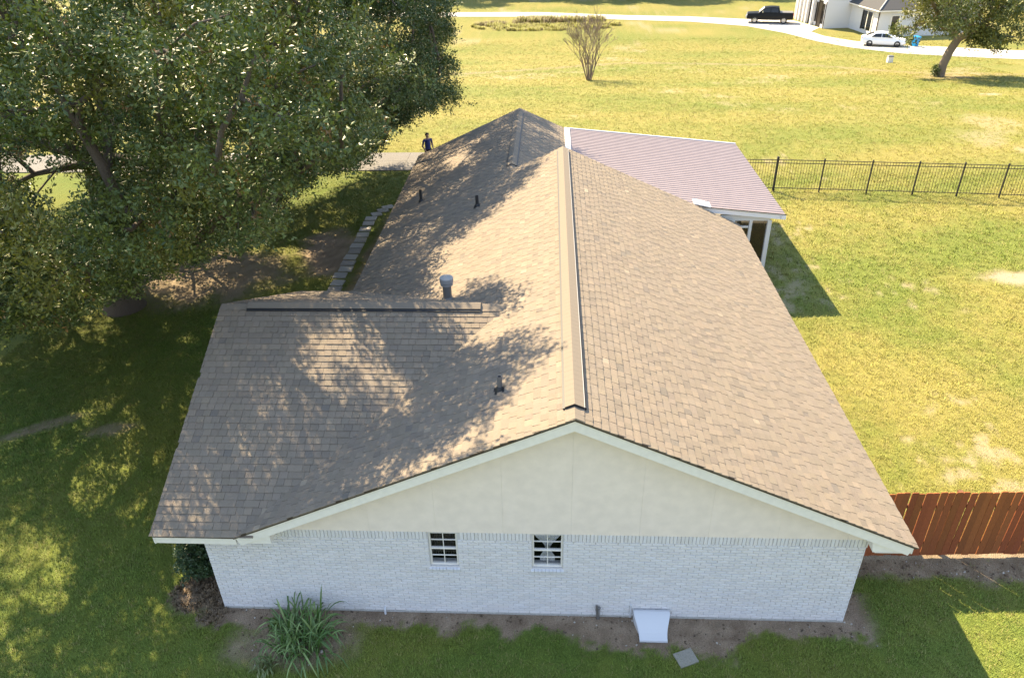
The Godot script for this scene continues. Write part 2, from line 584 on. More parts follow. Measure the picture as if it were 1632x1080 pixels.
func build_clods() -> void:
	var mb := MB.new()
	mb.lathe(Vector3.ZERO, [Vector2(0, -0.4), Vector2(0.8, -0.2), Vector2(1.0, 0.15), Vector2(0.6, 0.6), Vector2(0, 0.75)], 6, Basis(Vector3(0.3, 1, 0.2).normalized(), 0.4).scaled(Vector3(1, 0.7, 0.8)))
	var places := []
	var tints := PackedColorArray()
	for i in 11000:
		var x := rng.randf_range(-1.8, 13.0)
		var z := rng.randf_range(-1.6, 1.6)
		if i % 6 == 0:
			x = rng.randf_range(12.2, 18.0)
			z = rng.randf_range(-1.55, -0.6)
		if covered(x, z): continue
		var e := bare(x, z)
		if e.x < 0.35 or rng.randf() > e.x: continue
		var s := 0.007 + 0.028 * pow(rng.randf(), 4.0)
		var k := soil_color(x, z)
		k = Color(k.r * 0.85, k.g * 0.82, k.b * 0.8) * rng.randf_range(0.25, 1.2)
		if rng.randf() < 0.06:
			k = Color(0.5, 0.46, 0.4) * rng.randf_range(0.7, 1.2)
		places.append(Transform3D(Basis.from_euler(Vector3(rng.randf(), rng.randf() * TAU, rng.randf())).scaled(Vector3.ONE * s), Vector3(x, 0.2 * s, z)))
		tints.append(k)
	var o := scatter("soil_clods", mb.mesh(), M.clod, places, tints)
	tag(o, "small brown clods and pale pebbles along the foot of the brick wall", "soil", "", "stuff")


# ---------------------------------------------------------------- house
func main_left_y(x: float) -> float:
	return RIDGE_Y - PITCH * (RIDGE_X - x)


func wing_y(z: float) -> float:
	return WING_RIDGE_Y - WING_PITCH * absf(z - WING_RIDGE_Z)


const SHINGLE_TONES := [Color(0.295, 0.24, 0.177), Color(0.276, 0.227, 0.17), Color(0.284, 0.234, 0.178), Color(0.252, 0.208, 0.16), Color(0.32, 0.258, 0.188), Color(0.222, 0.19, 0.153), Color(0.385, 0.315, 0.23)]


# one tab of shingle: a thin wedge with a square lower edge; at is its lower left corner on the roof plane
func shingle_mesh(mb: MB, at: Vector3, along: Vector3, up: Vector3, out: Vector3, wide: float, high: float, butt: float) -> void:
	var a := at + out * butt
	var b := a + along * wide
	var d := at + up * (high + 0.025) + out * 0.003 + along * wide
	var e := d - along * wide
	mb.quad(a, b, d, e)
	mb.quad(at - out * 0.004 + up * 0.012, at - out * 0.004 + up * 0.012 + along * wide, b - out * 0.003, a - out * 0.003)
	mb.quad(a - out * 0.003, b - out * 0.003, b, a)
	mb.quad(at - out * 0.01 + along * wide, d - out * 0.01, d, b)
	mb.quad(e - out * 0.01, at - out * 0.01, a, e)


# every tab on one roof plane; near holds those that show largest
func shingle_plane(tabs: Array, start: Vector3, along: Vector3, up: Vector3, length: float, slope: float, keep: Callable) -> void:
	var out := along.cross(up).normalized()
	var step := 0.144
	var rows := int(ceil(slope / step))
	for r in rows:
		var u := r * step - 0.02
		var high := minf(step, slope - u)
		if high < 0.03: continue
		var w := -rng.randf_range(0.0, 0.25)
		var tooth := r % 2 == 0
		while w < length:
			var wide := rng.randf_range(0.14, 0.172)
			if rng.randf() < 0.12: wide *= rng.randf_range(1.4, 2.0)
			tooth = not tooth
			var w0 := maxf(w, -0.015)
			var w1 := minf(w + wide - 0.0045, length + 0.015)
			w += wide
			if w1 - w0 < 0.03: continue
			var at := start + along * w0 + up * u
			var mid := at + along * (w1 - w0) * 0.5 + up * high * 0.5
			if not keep.call(mid): continue
			var tone: Color = SHINGLE_TONES[mini(int(absf(rng.randfn(0.0, 2.1))), 6)]
			var lift := 0.015 + (0.006 if tooth else 0.0)
			var see := EYE - mid
			var size := (w1 - w0) * high * absf(see.normalized().dot(out)) / see.length_squared()
			var k := rng.randf_range(0.93, 1.07)
			tabs.append([size, at, along, up, out, w1 - w0, high, lift, Color(tone.r * k, tone.g * k, tone.b * k)])


func ridge_caps(called: String, mb_cap: MB, mb_edge: MB, mb_flange: MB, a: Vector3, b: Vector3, pitch_l: float, pitch_r: float, half: float, lift: float, flange: bool) -> void:
	# overlapping cap pieces along a ridge from a to b, on a raised vent when lift > 0.02
	var d := (b - a).normalized()
	var side := d.cross(Vector3.UP).normalized()
	var n := int(ceil((b - a).length() / 0.142))
	for i in n:
		var p := a + d * 0.142 * i
		var q := a + d * minf(0.142 * (i + 1) + 0.02, (b - a).length())
		var h0 := lift + 0.0035
		var h1 := lift + 0.002
		for s in [-1.0, 1.0]:
			var pitch := pitch_r if s > 0 else pitch_l
			var drop: Vector3 = Vector3(0, -pitch * half, 0) + side * s * half
			var p0 := p + Vector3(0, h0, 0)
			var q0 := q + Vector3(0, h1, 0)
			if s > 0:
				mb_cap.quad(p0, p0 + drop, q0 + drop, q0)
				mb_cap.quad(p0 - Vector3(0, 0.012, 0), p0 + drop - Vector3(0, 0.012, 0), p0 + drop, p0)
			else:
				mb_cap.quad(p0 + drop, p0, q0, q0 + drop)
				mb_cap.quad(p0 + drop - Vector3(0, 0.012, 0), p0 - Vector3(0, 0.012, 0), p0, p0 + drop)
	if lift > 0.02:
		for s in [-1.0, 1.0]:
			var pitch := pitch_r if s > 0 else pitch_l
			var drop: Vector3 = Vector3(0, -pitch * half, 0) + side * s * (half - 0.012)
			var o: Vector3 = a + drop + d * 0.01
			var e: Vector3 = b + drop
			var t := Vector3(0, lift * 0.5 - 0.004, 0)
			mb_edge.box((o + e) * 0.5 + t, Vector3(0.02, lift, (b - a).length()), Basis.looking_at(d))
			mb_edge.box(a + drop * 0.5 + d * 0.02 + t, Vector3(half * 1.02, lift, 0.02), Basis(drop.normalized(), (d * s).cross(drop.normalized()), d * s))
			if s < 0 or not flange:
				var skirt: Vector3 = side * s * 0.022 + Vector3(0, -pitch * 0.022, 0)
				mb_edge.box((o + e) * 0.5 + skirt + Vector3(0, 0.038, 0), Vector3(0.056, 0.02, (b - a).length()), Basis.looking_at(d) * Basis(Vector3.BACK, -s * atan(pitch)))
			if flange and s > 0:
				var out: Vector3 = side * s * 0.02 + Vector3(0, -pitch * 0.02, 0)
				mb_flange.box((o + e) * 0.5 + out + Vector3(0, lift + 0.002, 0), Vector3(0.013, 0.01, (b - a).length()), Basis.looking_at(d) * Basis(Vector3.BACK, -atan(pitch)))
				mb_edge.box((o + e) * 0.5 + out * 1.9 + Vector3(0, lift * 0.45, 0), Vector3(0.018, lift * 0.9, (b - a).length()), Basis.looking_at(d) * Basis(Vector3.BACK, -atan(pitch)))  # dark strip added to draw the shadow line beyond the flange


func window(house: Node3D, x0: float, x1: float, y0: float, y1: float, tied: bool) -> void:
	var w := Node3D.new()
	w.name = "window"
	house.add_child(w, true)
	w.position = Vector3((x0 + x1) * 0.5, y0, -0.075)
	w.set_meta("label", "white window with tied back white curtains" if tied else "white window with dull grey gathered curtains")
	var hw := (x1 - x0) * 0.5
	var hh := y1 - y0
	var fr := MB.new()
	var t := 0.032
	fr.bevel(Vector3(-hw + t * 0.5, hh * 0.5, 0), Vector3(t, hh, 0.07), 0.006)
	fr.bevel(Vector3(hw - t * 0.5, hh * 0.5, 0), Vector3(t, hh, 0.07), 0.006)
	fr.bevel(Vector3(0, t * 0.5, 0), Vector3(hw * 2 - t * 2, t, 0.07), 0.006)
	fr.bevel(Vector3(0, hh - t * 0.5, 0), Vector3(hw * 2 - t * 2, t, 0.07), 0.006)
	part("frame", fr, M.trim_white, w)
	var rail := MB.new()
	rail.bevel(Vector3(0, hh * 0.49, 0.004), Vector3(hw * 2 - t * 2, 0.036, 0.05), 0.005)
	part("meeting_rail", rail, M.trim_white, w)
	for y in [hh * 0.265, hh * 0.735]:
		var mu := MB.new()
		mu.bevel(Vector3(0, y, 0.002), Vector3(hw * 2 - t * 2, 0.015, 0.024), 0.004)
		part("muntin", mu, M.trim_white, w)
	for y in [[t, hh * 0.49 - 0.018], [hh * 0.49 + 0.018, hh - t]]:
		var mu := MB.new()
		mu.bevel(Vector3(0, (y[0] + y[1]) * 0.5, 0.004), Vector3(0.015, y[1] - y[0], 0.024), 0.004)
		part("muntin", mu, M.trim_white, w)
	var rows := [t, hh * 0.265, hh * 0.49, hh * 0.735, hh - t]
	for r in 4:
		for s in 2:
			var g := MB.new()
			var a := -hw + t if s == 0 else 0.0
			g.box(Vector3(a + (hw - t) * 0.5, (rows[r] + rows[r + 1]) * 0.5, -0.006), Vector3(hw - t - 0.002, rows[r + 1] - rows[r] - 0.002, 0.004))
			part("pane", g, M.glass, w)
	# the sill: painted bricks on edge, sloping outwards
	for i in 9:
		var b := MB.new()
		var bw := (hw * 2 + 0.06) / 9.0
		b.bevel(Vector3(-hw - 0.03 + bw * (i + 0.5), -0.062, 0.055), Vector3(bw - 0.006, 0.085, 0.12), 0.006, Basis(Vector3.RIGHT, 0.22))
		b.col = Color(0.74, 0.75, 0.78)
		for k in b.c.size(): b.c[k] = Color(0.82, 0.82, 0.84)
		part("sill_brick", b, M.brick_paint, w)
	# curtains
	if tied:
		for s in [-1.0, 1.0]:
			var cu := MB.new()
			var rows_n := 14
			var cols := 18
			var grid := []
			for r in rows_n + 1:
				var f := float(r) / rows_n
				var line := []
				var pinch := absf(f - 0.56)
				var inner := lerpf(0.0, -0.02, f)
				var outer := hw * (0.16 + 0.84 * smoothstep(0.0, 0.55, 0.56 - f)) if f < 0.56 else hw * (0.16 + 0.34 * smoothstep(0.0, 0.3, f - 0.56))
				for k in cols + 1:
					var q := float(k) / cols
					line.append(Vector3(s * lerpf(inner, outer, q), hh - 0.03 - f * (hh - 0.05), -0.09 + 0.014 * sin(q * 26.0 + s + pinch * 3.0)))
				grid.append(line)
			for r in rows_n:
				for k in cols:
					cu.quad(grid[r][k], grid[r + 1][k], grid[r + 1][k + 1], grid[r][k + 1])
			part("curtain", cu, M.curtain_white, w)
	else:
		for s in [-1.0, 1.0]:
			var cu := MB.new()
			var prev := Vector3.ZERO
			for k in 41:
				var q := k / 40.0
				var p := Vector3(s * lerpf(0.012, hw, q), 0.16, -0.12 + 0.03 * sin(q * 33.0 + s) + 0.01 * sin(q * 71.0))
				if k > 0:
					cu.quad(prev, p, p + Vector3(0, hh - 0.16, 0), prev + Vector3(0, hh - 0.16, 0))
				prev = p
			part("curtain", cu, M.curtain_grey, w)


func vent_pipe(house: Node3D, at: Vector3, tall: float, rad: float, m: Material) -> void:
	var v := Node3D.new()
	v.name = "vent_pipe"
	house.add_child(v, true)
	v.position = at
	var pipe := MB.new()
	pipe.lathe(Vector3.ZERO, [Vector2(rad, -0.15), Vector2(rad, tall), Vector2(rad * 0.82, tall), Vector2(rad * 0.82, tall - 0.12), Vector2(0, tall - 0.12)], 16)
	part("pipe", pipe, m, v)
	var boot := MB.new()
	boot.lathe(Vector3(0, 0, 0), [Vector2(rad * 2.0, -0.06), Vector2(rad * 1.9, 0.01), Vector2(rad * 1.25, 0.075), Vector2(rad * 1.0, 0.09)], 16)
	boot.box(Vector3(0, 0.006, 0), Vector3(rad * 5.5, 0.012, rad * 5.0), Basis(Vector3.BACK, atan(PITCH)))
	part("boot", boot, M.black_plastic, v)


func build_house() -> void:
	var house := thing("brick_house", "long white painted brick house with brown shingle roof and cream gable", "house")
	# ---- walls
	var wall := MB.new()
	var openings := [[4.24, 4.77], [6.15, 6.71]]
	var wy0 := 1.30
	var wy1 := 2.155
	wall.box(Vector3(WALL_W * 0.5, wy0 * 0.5, -0.106), Vector3(WALL_W, wy0, 0.2))
	var last := 0.0
	for o in openings + [[WALL_W, WALL_W]]:
		wall.box(Vector3((last + o[0]) * 0.5, (wy0 + wy1) * 0.5, -0.106), Vector3(o[0] - last, wy1 - wy0, 0.2))
		last = o[1]
	wall.prism([Vector2(0.0, wy1), Vector2(WALL_W, wy1), Vector2(WALL_W, 2.5), Vector2(RIDGE_X, 4.86), Vector2(1.25, 2.33), Vector2(0.0, 2.25)], -0.206, -0.006)
	wall.box(Vector3(WALL_W - 0.1, 1.25, -6.95), Vector3(0.2, 2.5, 13.46))
	wall.prism([Vector2(1.45, 0), Vector2(WALL_W, 0), Vector2(WALL_W, 2.5), Vector2(RIDGE_X, 4.86), Vector2(1.45, 2.42)], -13.72, -13.55)
	wall.box(Vector3(1.55, 1.2, -15.0), Vector3(0.2, 2.4, 12.4))
	wall.box(Vector3(8.9, 1.2, -17.6), Vector3(0.2, 2.4, 7.4))
	wall.prism([Vector2(1.45, 0), Vector2(9.0, 0), Vector2(9.0, 2.4), Vector2(FAR_RIDGE_X, 4.1), Vector2(1.45, 2.4)], -21.35, -21.2)
	var zy := Basis(Vector3(0, 0, -1), Vector3.UP, Vector3.RIGHT)  # x runs away from the viewer, z to the right
	wall.prism([Vector2(0.21, 0), Vector2(8.7, 0), Vector2(8.7, 2.3), Vector2(4.37, 4.28), Vector2(0.21, 2.35)], 0.0, 0.2, zy)
	wall.box(Vector3(0.82, 1.15, -8.6), Vector3(1.22, 2.3, 0.2))
	part("wall_core", wall, M.shaded_joint_paint, house)
	var room := MB.new()
	room.box(Vector3(5.5, 1.2, -1.6), Vector3(6.0, 2.3, 0.05))
	room.box(Vector3(5.5, 0.4, -0.95), Vector3(6.0, 0.05, 1.3))
	part("dark_room_lining", room, M.interior, house)  # sheets added behind the windows so the openings look dark
	var found := MB.new()
	for i in 40:  # an uneven painted footing
		var x := WALL_W * i / 40.0
		var h := 0.045 + 0.03 * noise_b.get_noise_1d(x * 3.0)
		found.bevel(Vector3(x + WALL_W / 80.0, h * 0.5 - 0.08, 0.006), Vector3(WALL_W / 40.0, h + 0.16, 0.03), 0.006)
	part("foundation", found, M.foundation, house)
	# ---- bricks of the gable wall
	var bricks := Node3D.new()
	bricks.name = "brick_wall"
	house.add_child(bricks)
	var list := []
	var course := 0.0677
	for r in 29:
		var y := 0.04 + course * (r + 0.5)
		var x := -0.1015 * (r % 2)
		while x < WALL_W:
			var pieces := [[maxf(x, 0.0), minf(x + 0.193, WALL_W)]]
			if y + 0.03 > 1.19:
				for o in openings:
					var left := []
					for p in pieces:
						if p[1] <= o[0] - 0.012 or p[0] >= o[1] + 0.012:
							left.append(p)
						else:
							if o[0] - 0.012 - p[0] > 0.02: left.append([p[0], o[0] - 0.012])
							if p[1] - o[1] - 0.012 > 0.02: left.append([o[1] + 0.012, p[1]])
					pieces = left
			for p in pieces:
				if p[1] - p[0] > 0.02:
					list.append([Vector3((p[0] + p[1]) * 0.5, y, 0.0), Vector3(p[1] - p[0], 0.0575, 0.024)])
			x += 0.203
	var sx := 1.45
	while sx < WALL_W - 0.02:  # the upright course under the siding
		var clear := true
		for o in openings:
			if sx + 0.058 > o[0] - 0.01 and sx < o[1] + 0.01: clear = false
		if clear:
			list.append([Vector3(sx + 0.029, 2.105, 0.001), Vector3(minf(0.0575, WALL_W - sx), 0.193, 0.026)])
		sx += 0.0677
	for r in 3:
		for i in 7:
			list.append([Vector3(0.1 + 0.203 * i - 0.1 * (r % 2) + 0.1, 0.04 + course * (29.5 + r), 0.0), Vector3(0.193, 0.0575, 0.024)])
	var ranked := []
	for i in list.size():
		ranked.append([(EYE - list[i][0]).length() / pow(list[i][1].x * list[i][1].y, 0.5), i])
	ranked.sort_custom(func(a, b): return a[0] < b[0])
	var rest := MB.new()
	for k in ranked.size():
		var q: Array = list[ranked[k][1]]
		var tone := rng.randf_range(0.8, 0.89)
		var warm := rng.randf_range(-0.012, 0.012)
		var off := Vector3(rng.randf_range(-0.002, 0.002), rng.randf_range(-0.0015, 0.0015), rng.randf_range(-0.0015, 0.002))
		var tilt := Basis.from_euler(Vector3(rng.randf_range(-0.012, 0.012), rng.randf_range(-0.006, 0.006), rng.randf_range(-0.006, 0.006)))
		if k < 300:
			var b := MB.new()
			b.col = Color(tone * 1.015 + warm, tone * 0.985, (tone - warm) * 0.975)
			b.bevel(Vector3.ZERO, q[1], 0.004, tilt)
			part("brick", b, M.brick_paint, bricks).position = q[0] + off
		else:
			rest.col = Color(tone * 1.015 + warm, tone * 0.985, (tone - warm) * 0.975)
			rest.bevel(q[0] + off, q[1], 0.004, tilt)
	part("further_bricks", rest, M.brick_paint, bricks).set_meta("kind", "stuff")
	# ---- siding of the gable
	var siding := Node3D.new()
	siding.name = "gable_siding"
	house.add_child(siding)
	for i in range(-5, 5):
		var x0 := RIDGE_X + 1.22 * i
		var x1 := x0 + 1.2185
		x0 = maxf(x0, 1.45)
		x1 = minf(x1, WALL_W + 0.03)
		if x1 - x0 < 0.1: continue
		var top := func(x: float) -> float: return RIDGE_Y - 0.17 - PITCH * absf(x - RIDGE_X)
		var t0: float = maxf(top.call(x0), 2.21)
		var t1: float = maxf(top.call(x1), 2.21)
		var p := MB.new()
		p.prism([Vector2(x0, 2.203), Vector2(x1, 2.203), Vector2(x1, t1), Vector2(x0, t0)], 0.0, 0.016 + 0.001 * rng.randf())
		part("siding_panel", p, M.cream_siding, siding)
	# ---- boards along the roof edges
	var eave_r := RIDGE_Y - PITCH * RIGHT_RUN
	var eave_l := RIDGE_Y - PITCH * LEFT_RUN
	for s in [-1.0, 1.0]:
		var run := RIGHT_RUN - 0.03 if s > 0 else LEFT_RUN
		var p := [Vector2(RIDGE_X, RIDGE_Y - 0.05), Vector2(RIDGE_X + s * run, RIDGE_Y - 0.05 - PITCH * run), Vector2(RIDGE_X + s * (run - 0.07), RIDGE_Y - 0.26 - PITCH * (run - 0.07)), Vector2(RIDGE_X, RIDGE_Y - 0.26)]
		if s > 0: p.reverse()
		var rake := MB.new()
		rake.prism(p, FRONT_Z - 0.05, FRONT_Z - 0.02)
		part("rake_board", rake, M.trim_white, house)
		var dr := MB.new()
		var q := [Vector2(RIDGE_X, RIDGE_Y + 0.002), Vector2(RIDGE_X + s * (run + 0.03), RIDGE_Y + 0.002 - PITCH * (run + 0.03)), Vector2(RIDGE_X + s * (run + 0.03), RIDGE_Y - 0.046 - PITCH * (run + 0.03)), Vector2(RIDGE_X, RIDGE_Y - 0.046)]
		if s > 0: q.reverse()
		dr.prism(q, FRONT_Z - 0.018, FRONT_Z + 0.003)
		part("drip_edge", dr, M.drip_edge, house)
	var ret := MB.new()
	ret.prism([Vector2(12.06, 2.205), Vector2(12.70, 2.205), Vector2(12.70, 2.335), Vector2(11.96, 2.67)], 0.02, FRONT_Z - 0.052)
	part("eave_return", ret, M.trim_white, house)
	var ret2 := MB.new()
	ret2.prism([Vector2(0.83, 2.125), Vector2(1.44, 2.125), Vector2(1.44, 2.52), Vector2(0.83, 2.25)], 0.02, FRONT_Z - 0.052)
	part("eave_return", ret2, M.trim_white, house)
	var fas := MB.new()
	fas.box(Vector3(0.05, 2.205, FRONT_Z - 0.035), Vector3(1.53, 0.155, 0.03))
	fas.box(Vector3(12.715, 2.27, -6.74), Vector3(0.025, 0.16, 14.1))
	fas.box(Vector3(0.845, 2.21, -15.4), Vector3(0.025, 0.16, 12.4))
	fas.box(Vector3(0.05, 2.21, -9.1), Vector3(1.53, 0.155, 0.03))
	part("fascia", fas, M.trim_white, house)
	var sof := MB.new()
	sof.box(Vector3(12.4, 2.195, -6.75), Vector3(0.6, 0.012, 14.1))
	sof.box(Vector3(0.04, 2.118, 0.16), Vector3(1.5, 0.012, 0.28))
	sof.box(Vector3(1.15, 2.135, -15.4), Vector3(0.6, 0.012, 12.4))
	part("soffit", sof, M.soffit, house)
	var barge := MB.new()
	barge.prism([Vector2(-0.34, 2.12), Vector2(-0.34, 2.27), Vector2(4.37, 4.43), Vector2(9.08, 2.27), Vector2(9.08, 2.12), Vector2(4.37, 4.24)], -0.70, -0.675, zy)
	part("rake_board", barge, M.trim_white, house)
	# ---- roof
	var roof := Node3D.new()
	roof.name = "roof"
	house.add_child(roof)
	var deck := MB.new()
	deck.prism([Vector2(RIDGE_X - LEFT_RUN, eave_l), Vector2(RIDGE_X - LEFT_RUN + 0.03, eave_l - 0.045), Vector2(RIDGE_X, RIDGE_Y - 0.05), Vector2(RIDGE_X + RIGHT_RUN - 0.03, eave_r - 0.04), Vector2(RIDGE_X + RIGHT_RUN, eave_r), Vector2(RIDGE_X, RIDGE_Y)], MAIN_END, FRONT_Z - 0.02)
	var far_run := FAR_RIDGE_X - (RIDGE_X - LEFT_RUN)
	var far_y := eave_l + PITCH * far_run
	deck.prism([Vector2(RIDGE_X - LEFT_RUN, eave_l), Vector2(RIDGE_X - LEFT_RUN + 0.03, eave_l - 0.045), Vector2(FAR_RIDGE_X, far_y - 0.05), Vector2(FAR_RIDGE_X + far_run - 0.03, eave_l - 0.045), Vector2(FAR_RIDGE_X + far_run, eave_l), Vector2(FAR_RIDGE_X, far_y)], FAR_END, MAIN_END)
	var hip_x := RIDGE_X - (RIDGE_Y - WING_RIDGE_Y) / PITCH
	var wing_eave := WING_RIDGE_Y - WING_PITCH * (FRONT_Z - WING_RIDGE_Z)
	var thin := Vector3(0, -0.045, 0)
	for side in [1.0, -1.0]:
		var ez: float = WING_RIDGE_Z + side * (FRONT_Z - WING_RIDGE_Z)
		var top4 := [Vector3(-0.70, wing_eave, ez), Vector3(RIDGE_X - LEFT_RUN, wing_eave, ez), Vector3(hip_x, WING_RIDGE_Y, WING_RIDGE_Z), Vector3(-0.70, WING_RIDGE_Y, WING_RIDGE_Z)]
		if side < 0: top4 = [top4[3], top4[2], top4[1], top4[0]]
		var low4 := []
		for q in top4: low4.append(q + thin)
		deck.hexa(low4 + top4)
	part("deck", deck, M.drip_edge, roof)
	var tabs := []
	var up_r := Vector3(-1, PITCH, 0).normalized()
	var up_l := Vector3(1, PITCH, 0).normalized()
	var k := Vector2(1, PITCH).length()
	var always := func(_p: Vector3) -> bool: return true
	var off_wing := func(p: Vector3) -> bool: return p.y > wing_y(p.z) - 0.13
	var off_main := func(p: Vector3) -> bool: return p.y > main_left_y(p.x) - 0.13
	shingle_plane(tabs, Vector3(RIDGE_X + RIGHT_RUN, eave_r, FRONT_Z), Vector3(0, 0, -1), up_r, FRONT_Z - MAIN_END, RIGHT_RUN * k, always)
	shingle_plane(tabs, Vector3(RIDGE_X - LEFT_RUN, eave_l, MAIN_END), Vector3(0, 0, 1), up_l, FRONT_Z - MAIN_END, LEFT_RUN * k, off_wing)
	shingle_plane(tabs, Vector3(RIDGE_X - LEFT_RUN, eave_l, FAR_END), Vector3(0, 0, 1), up_l, MAIN_END - FAR_END - 0.016, far_run * k, always)
	shingle_plane(tabs, Vector3(FAR_RIDGE_X + far_run, eave_l, MAIN_END), Vector3(0, 0, -1), up_r, MAIN_END - FAR_END, far_run * k, always)
	var wk := Vector2(1, WING_PITCH).length()
	var wing_run := FRONT_Z - WING_RIDGE_Z
	shingle_plane(tabs, Vector3(WING_X, WING_RIDGE_Y - WING_PITCH * wing_run, FRONT_Z), Vector3(1, 0, 0), Vector3(0, WING_PITCH, -1).normalized(), 6.6, wing_run * wk, off_main)
	shingle_plane(tabs, Vector3(5.87, WING_RIDGE_Y - WING_PITCH * wing_run, WING_RIDGE_Z - wing_run), Vector3(-1, 0, 0), Vector3(0, WING_PITCH, 1).normalized(), 6.6, wing_run * wk, off_main)
	tabs.sort_custom(func(a, b): return a[0] > b[0])
	var joined := MB.new()
	for i in tabs.size():
		var q: Array = tabs[i]
		if i < 300:
			var mb := MB.new()
			mb.col = q[8]
			shingle_mesh(mb, Vector3.ZERO, q[2], q[3], q[4], q[5], q[6], q[7])
			part("shingle", mb, M.shingle, roof).position = q[1]
		else:
			joined.col = q[8]
			shingle_mesh(joined, q[1], q[2], q[3], q[4], q[5], q[6], q[7])
	part("further_shingles", joined, M.shingle, roof).set_meta("kind", "stuff")
	# ---- ridges and their vents
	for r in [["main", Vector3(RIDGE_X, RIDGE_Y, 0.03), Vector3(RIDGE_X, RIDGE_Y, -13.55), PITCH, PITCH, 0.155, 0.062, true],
			["wing", Vector3(4.97, WING_RIDGE_Y, WING_RIDGE_Z), Vector3(-0.12, WING_RIDGE_Y, WING_RIDGE_Z), WING_PITCH, WING_PITCH, 0.15, 0.06, false],
			["far", Vector3(FAR_RIDGE_X, far_y, -14.35), Vector3(FAR_RIDGE_X, far_y, -21.0), PITCH, PITCH, 0.15, 0.045, false]]:
		var v := Node3D.new()
		v.name = "ridge_vent"
		roof.add_child(v, true)
		var caps := MB.new()
		var edge := MB.new()
		var fl := MB.new()
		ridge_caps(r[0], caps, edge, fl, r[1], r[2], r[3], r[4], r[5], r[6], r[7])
		part("cap_shingles", caps, M.ridge_cap, v)
		part("baffle_and_shade_strip", edge, M.black_plastic, v)  # vent baffles, plus the drawn shadow strip on the main ridge
		if r[7]: part("flange", fl, M.flange, v)
	for r in [[Vector3(RIDGE_X, RIDGE_Y, FRONT_Z), Vector3(RIDGE_X, RIDGE_Y, 0.03), PITCH], [Vector3(RIDGE_X, RIDGE_Y, -13.55), Vector3(RIDGE_X, RIDGE_Y, MAIN_END), PITCH], [Vector3(-0.12, WING_RIDGE_Y, WING_RIDGE_Z), Vector3(WING_X, WING_RIDGE_Y, WING_RIDGE_Z), WING_PITCH], [Vector3(5.6, WING_RIDGE_Y, WING_RIDGE_Z), Vector3(4.97, WING_RIDGE_Y, WING_RIDGE_Z), WING_PITCH], [Vector3(FAR_RIDGE_X, far_y, MAIN_END), Vector3(FAR_RIDGE_X, far_y, -14.35), PITCH], [Vector3(FAR_RIDGE_X, far_y, -21.0), Vector3(FAR_RIDGE_X, far_y, FAR_END), PITCH]]:
		var caps := MB.new()
		ridge_caps("", caps, caps, caps, r[0], r[1], r[2], r[2], 0.15, 0.014, false)
		part("ridge_cap", caps, M.ridge_cap, roof)
	# ---- pipes
	vent_pipe(house, Vector3(5.56, main_left_y(5.56), -1.24), 0.30, 0.045, M.pipe_grey)
	vent_pipe(house, Vector3(4.24, main_left_y(4.24), -11.73), 0.34, 0.05, M.dark_pipe)
	vent_pipe(house, Vector3(1.97, main_left_y(1.97), -14.86), 0.42, 0.05, M.dark_pipe)
	var flue := Node3D.new()
	flue.name = "flue"
	house.add_child(flue)
	flue.position = Vector3(4.02, main_left_y(4.02), -5.93)
	var fp := MB.new()
	fp.lathe(Vector3.ZERO, [Vector2(0.2, -0.06), Vector2(0.115, 0.08), Vector2(0.105, 0.1), Vector2(0.105, 0.5), Vector2(0.0, 0.5)], 20)
	part("pipe", fp, M.galvanised, flue)
	var fc := MB.new()
	fc.lathe(Vector3.ZERO, [Vector2(0.105, 0.4), Vector2(0.15, 0.41), Vector2(0.15, 0.46), Vector2(0.13, 0.465), Vector2(0.13, 0.485), Vector2(0.165, 0.49), Vector2(0.165, 0.58), Vector2(0.155, 0.6), Vector2(0.0, 0.615)], 20)
	part("cap", fc, M.flue_cap, flue)
	# ---- windows
	window(house, openings[0][0], openings[0][1], wy0, wy1, false)
	window(house, openings[1][0], openings[1][1], wy0, wy1, true)


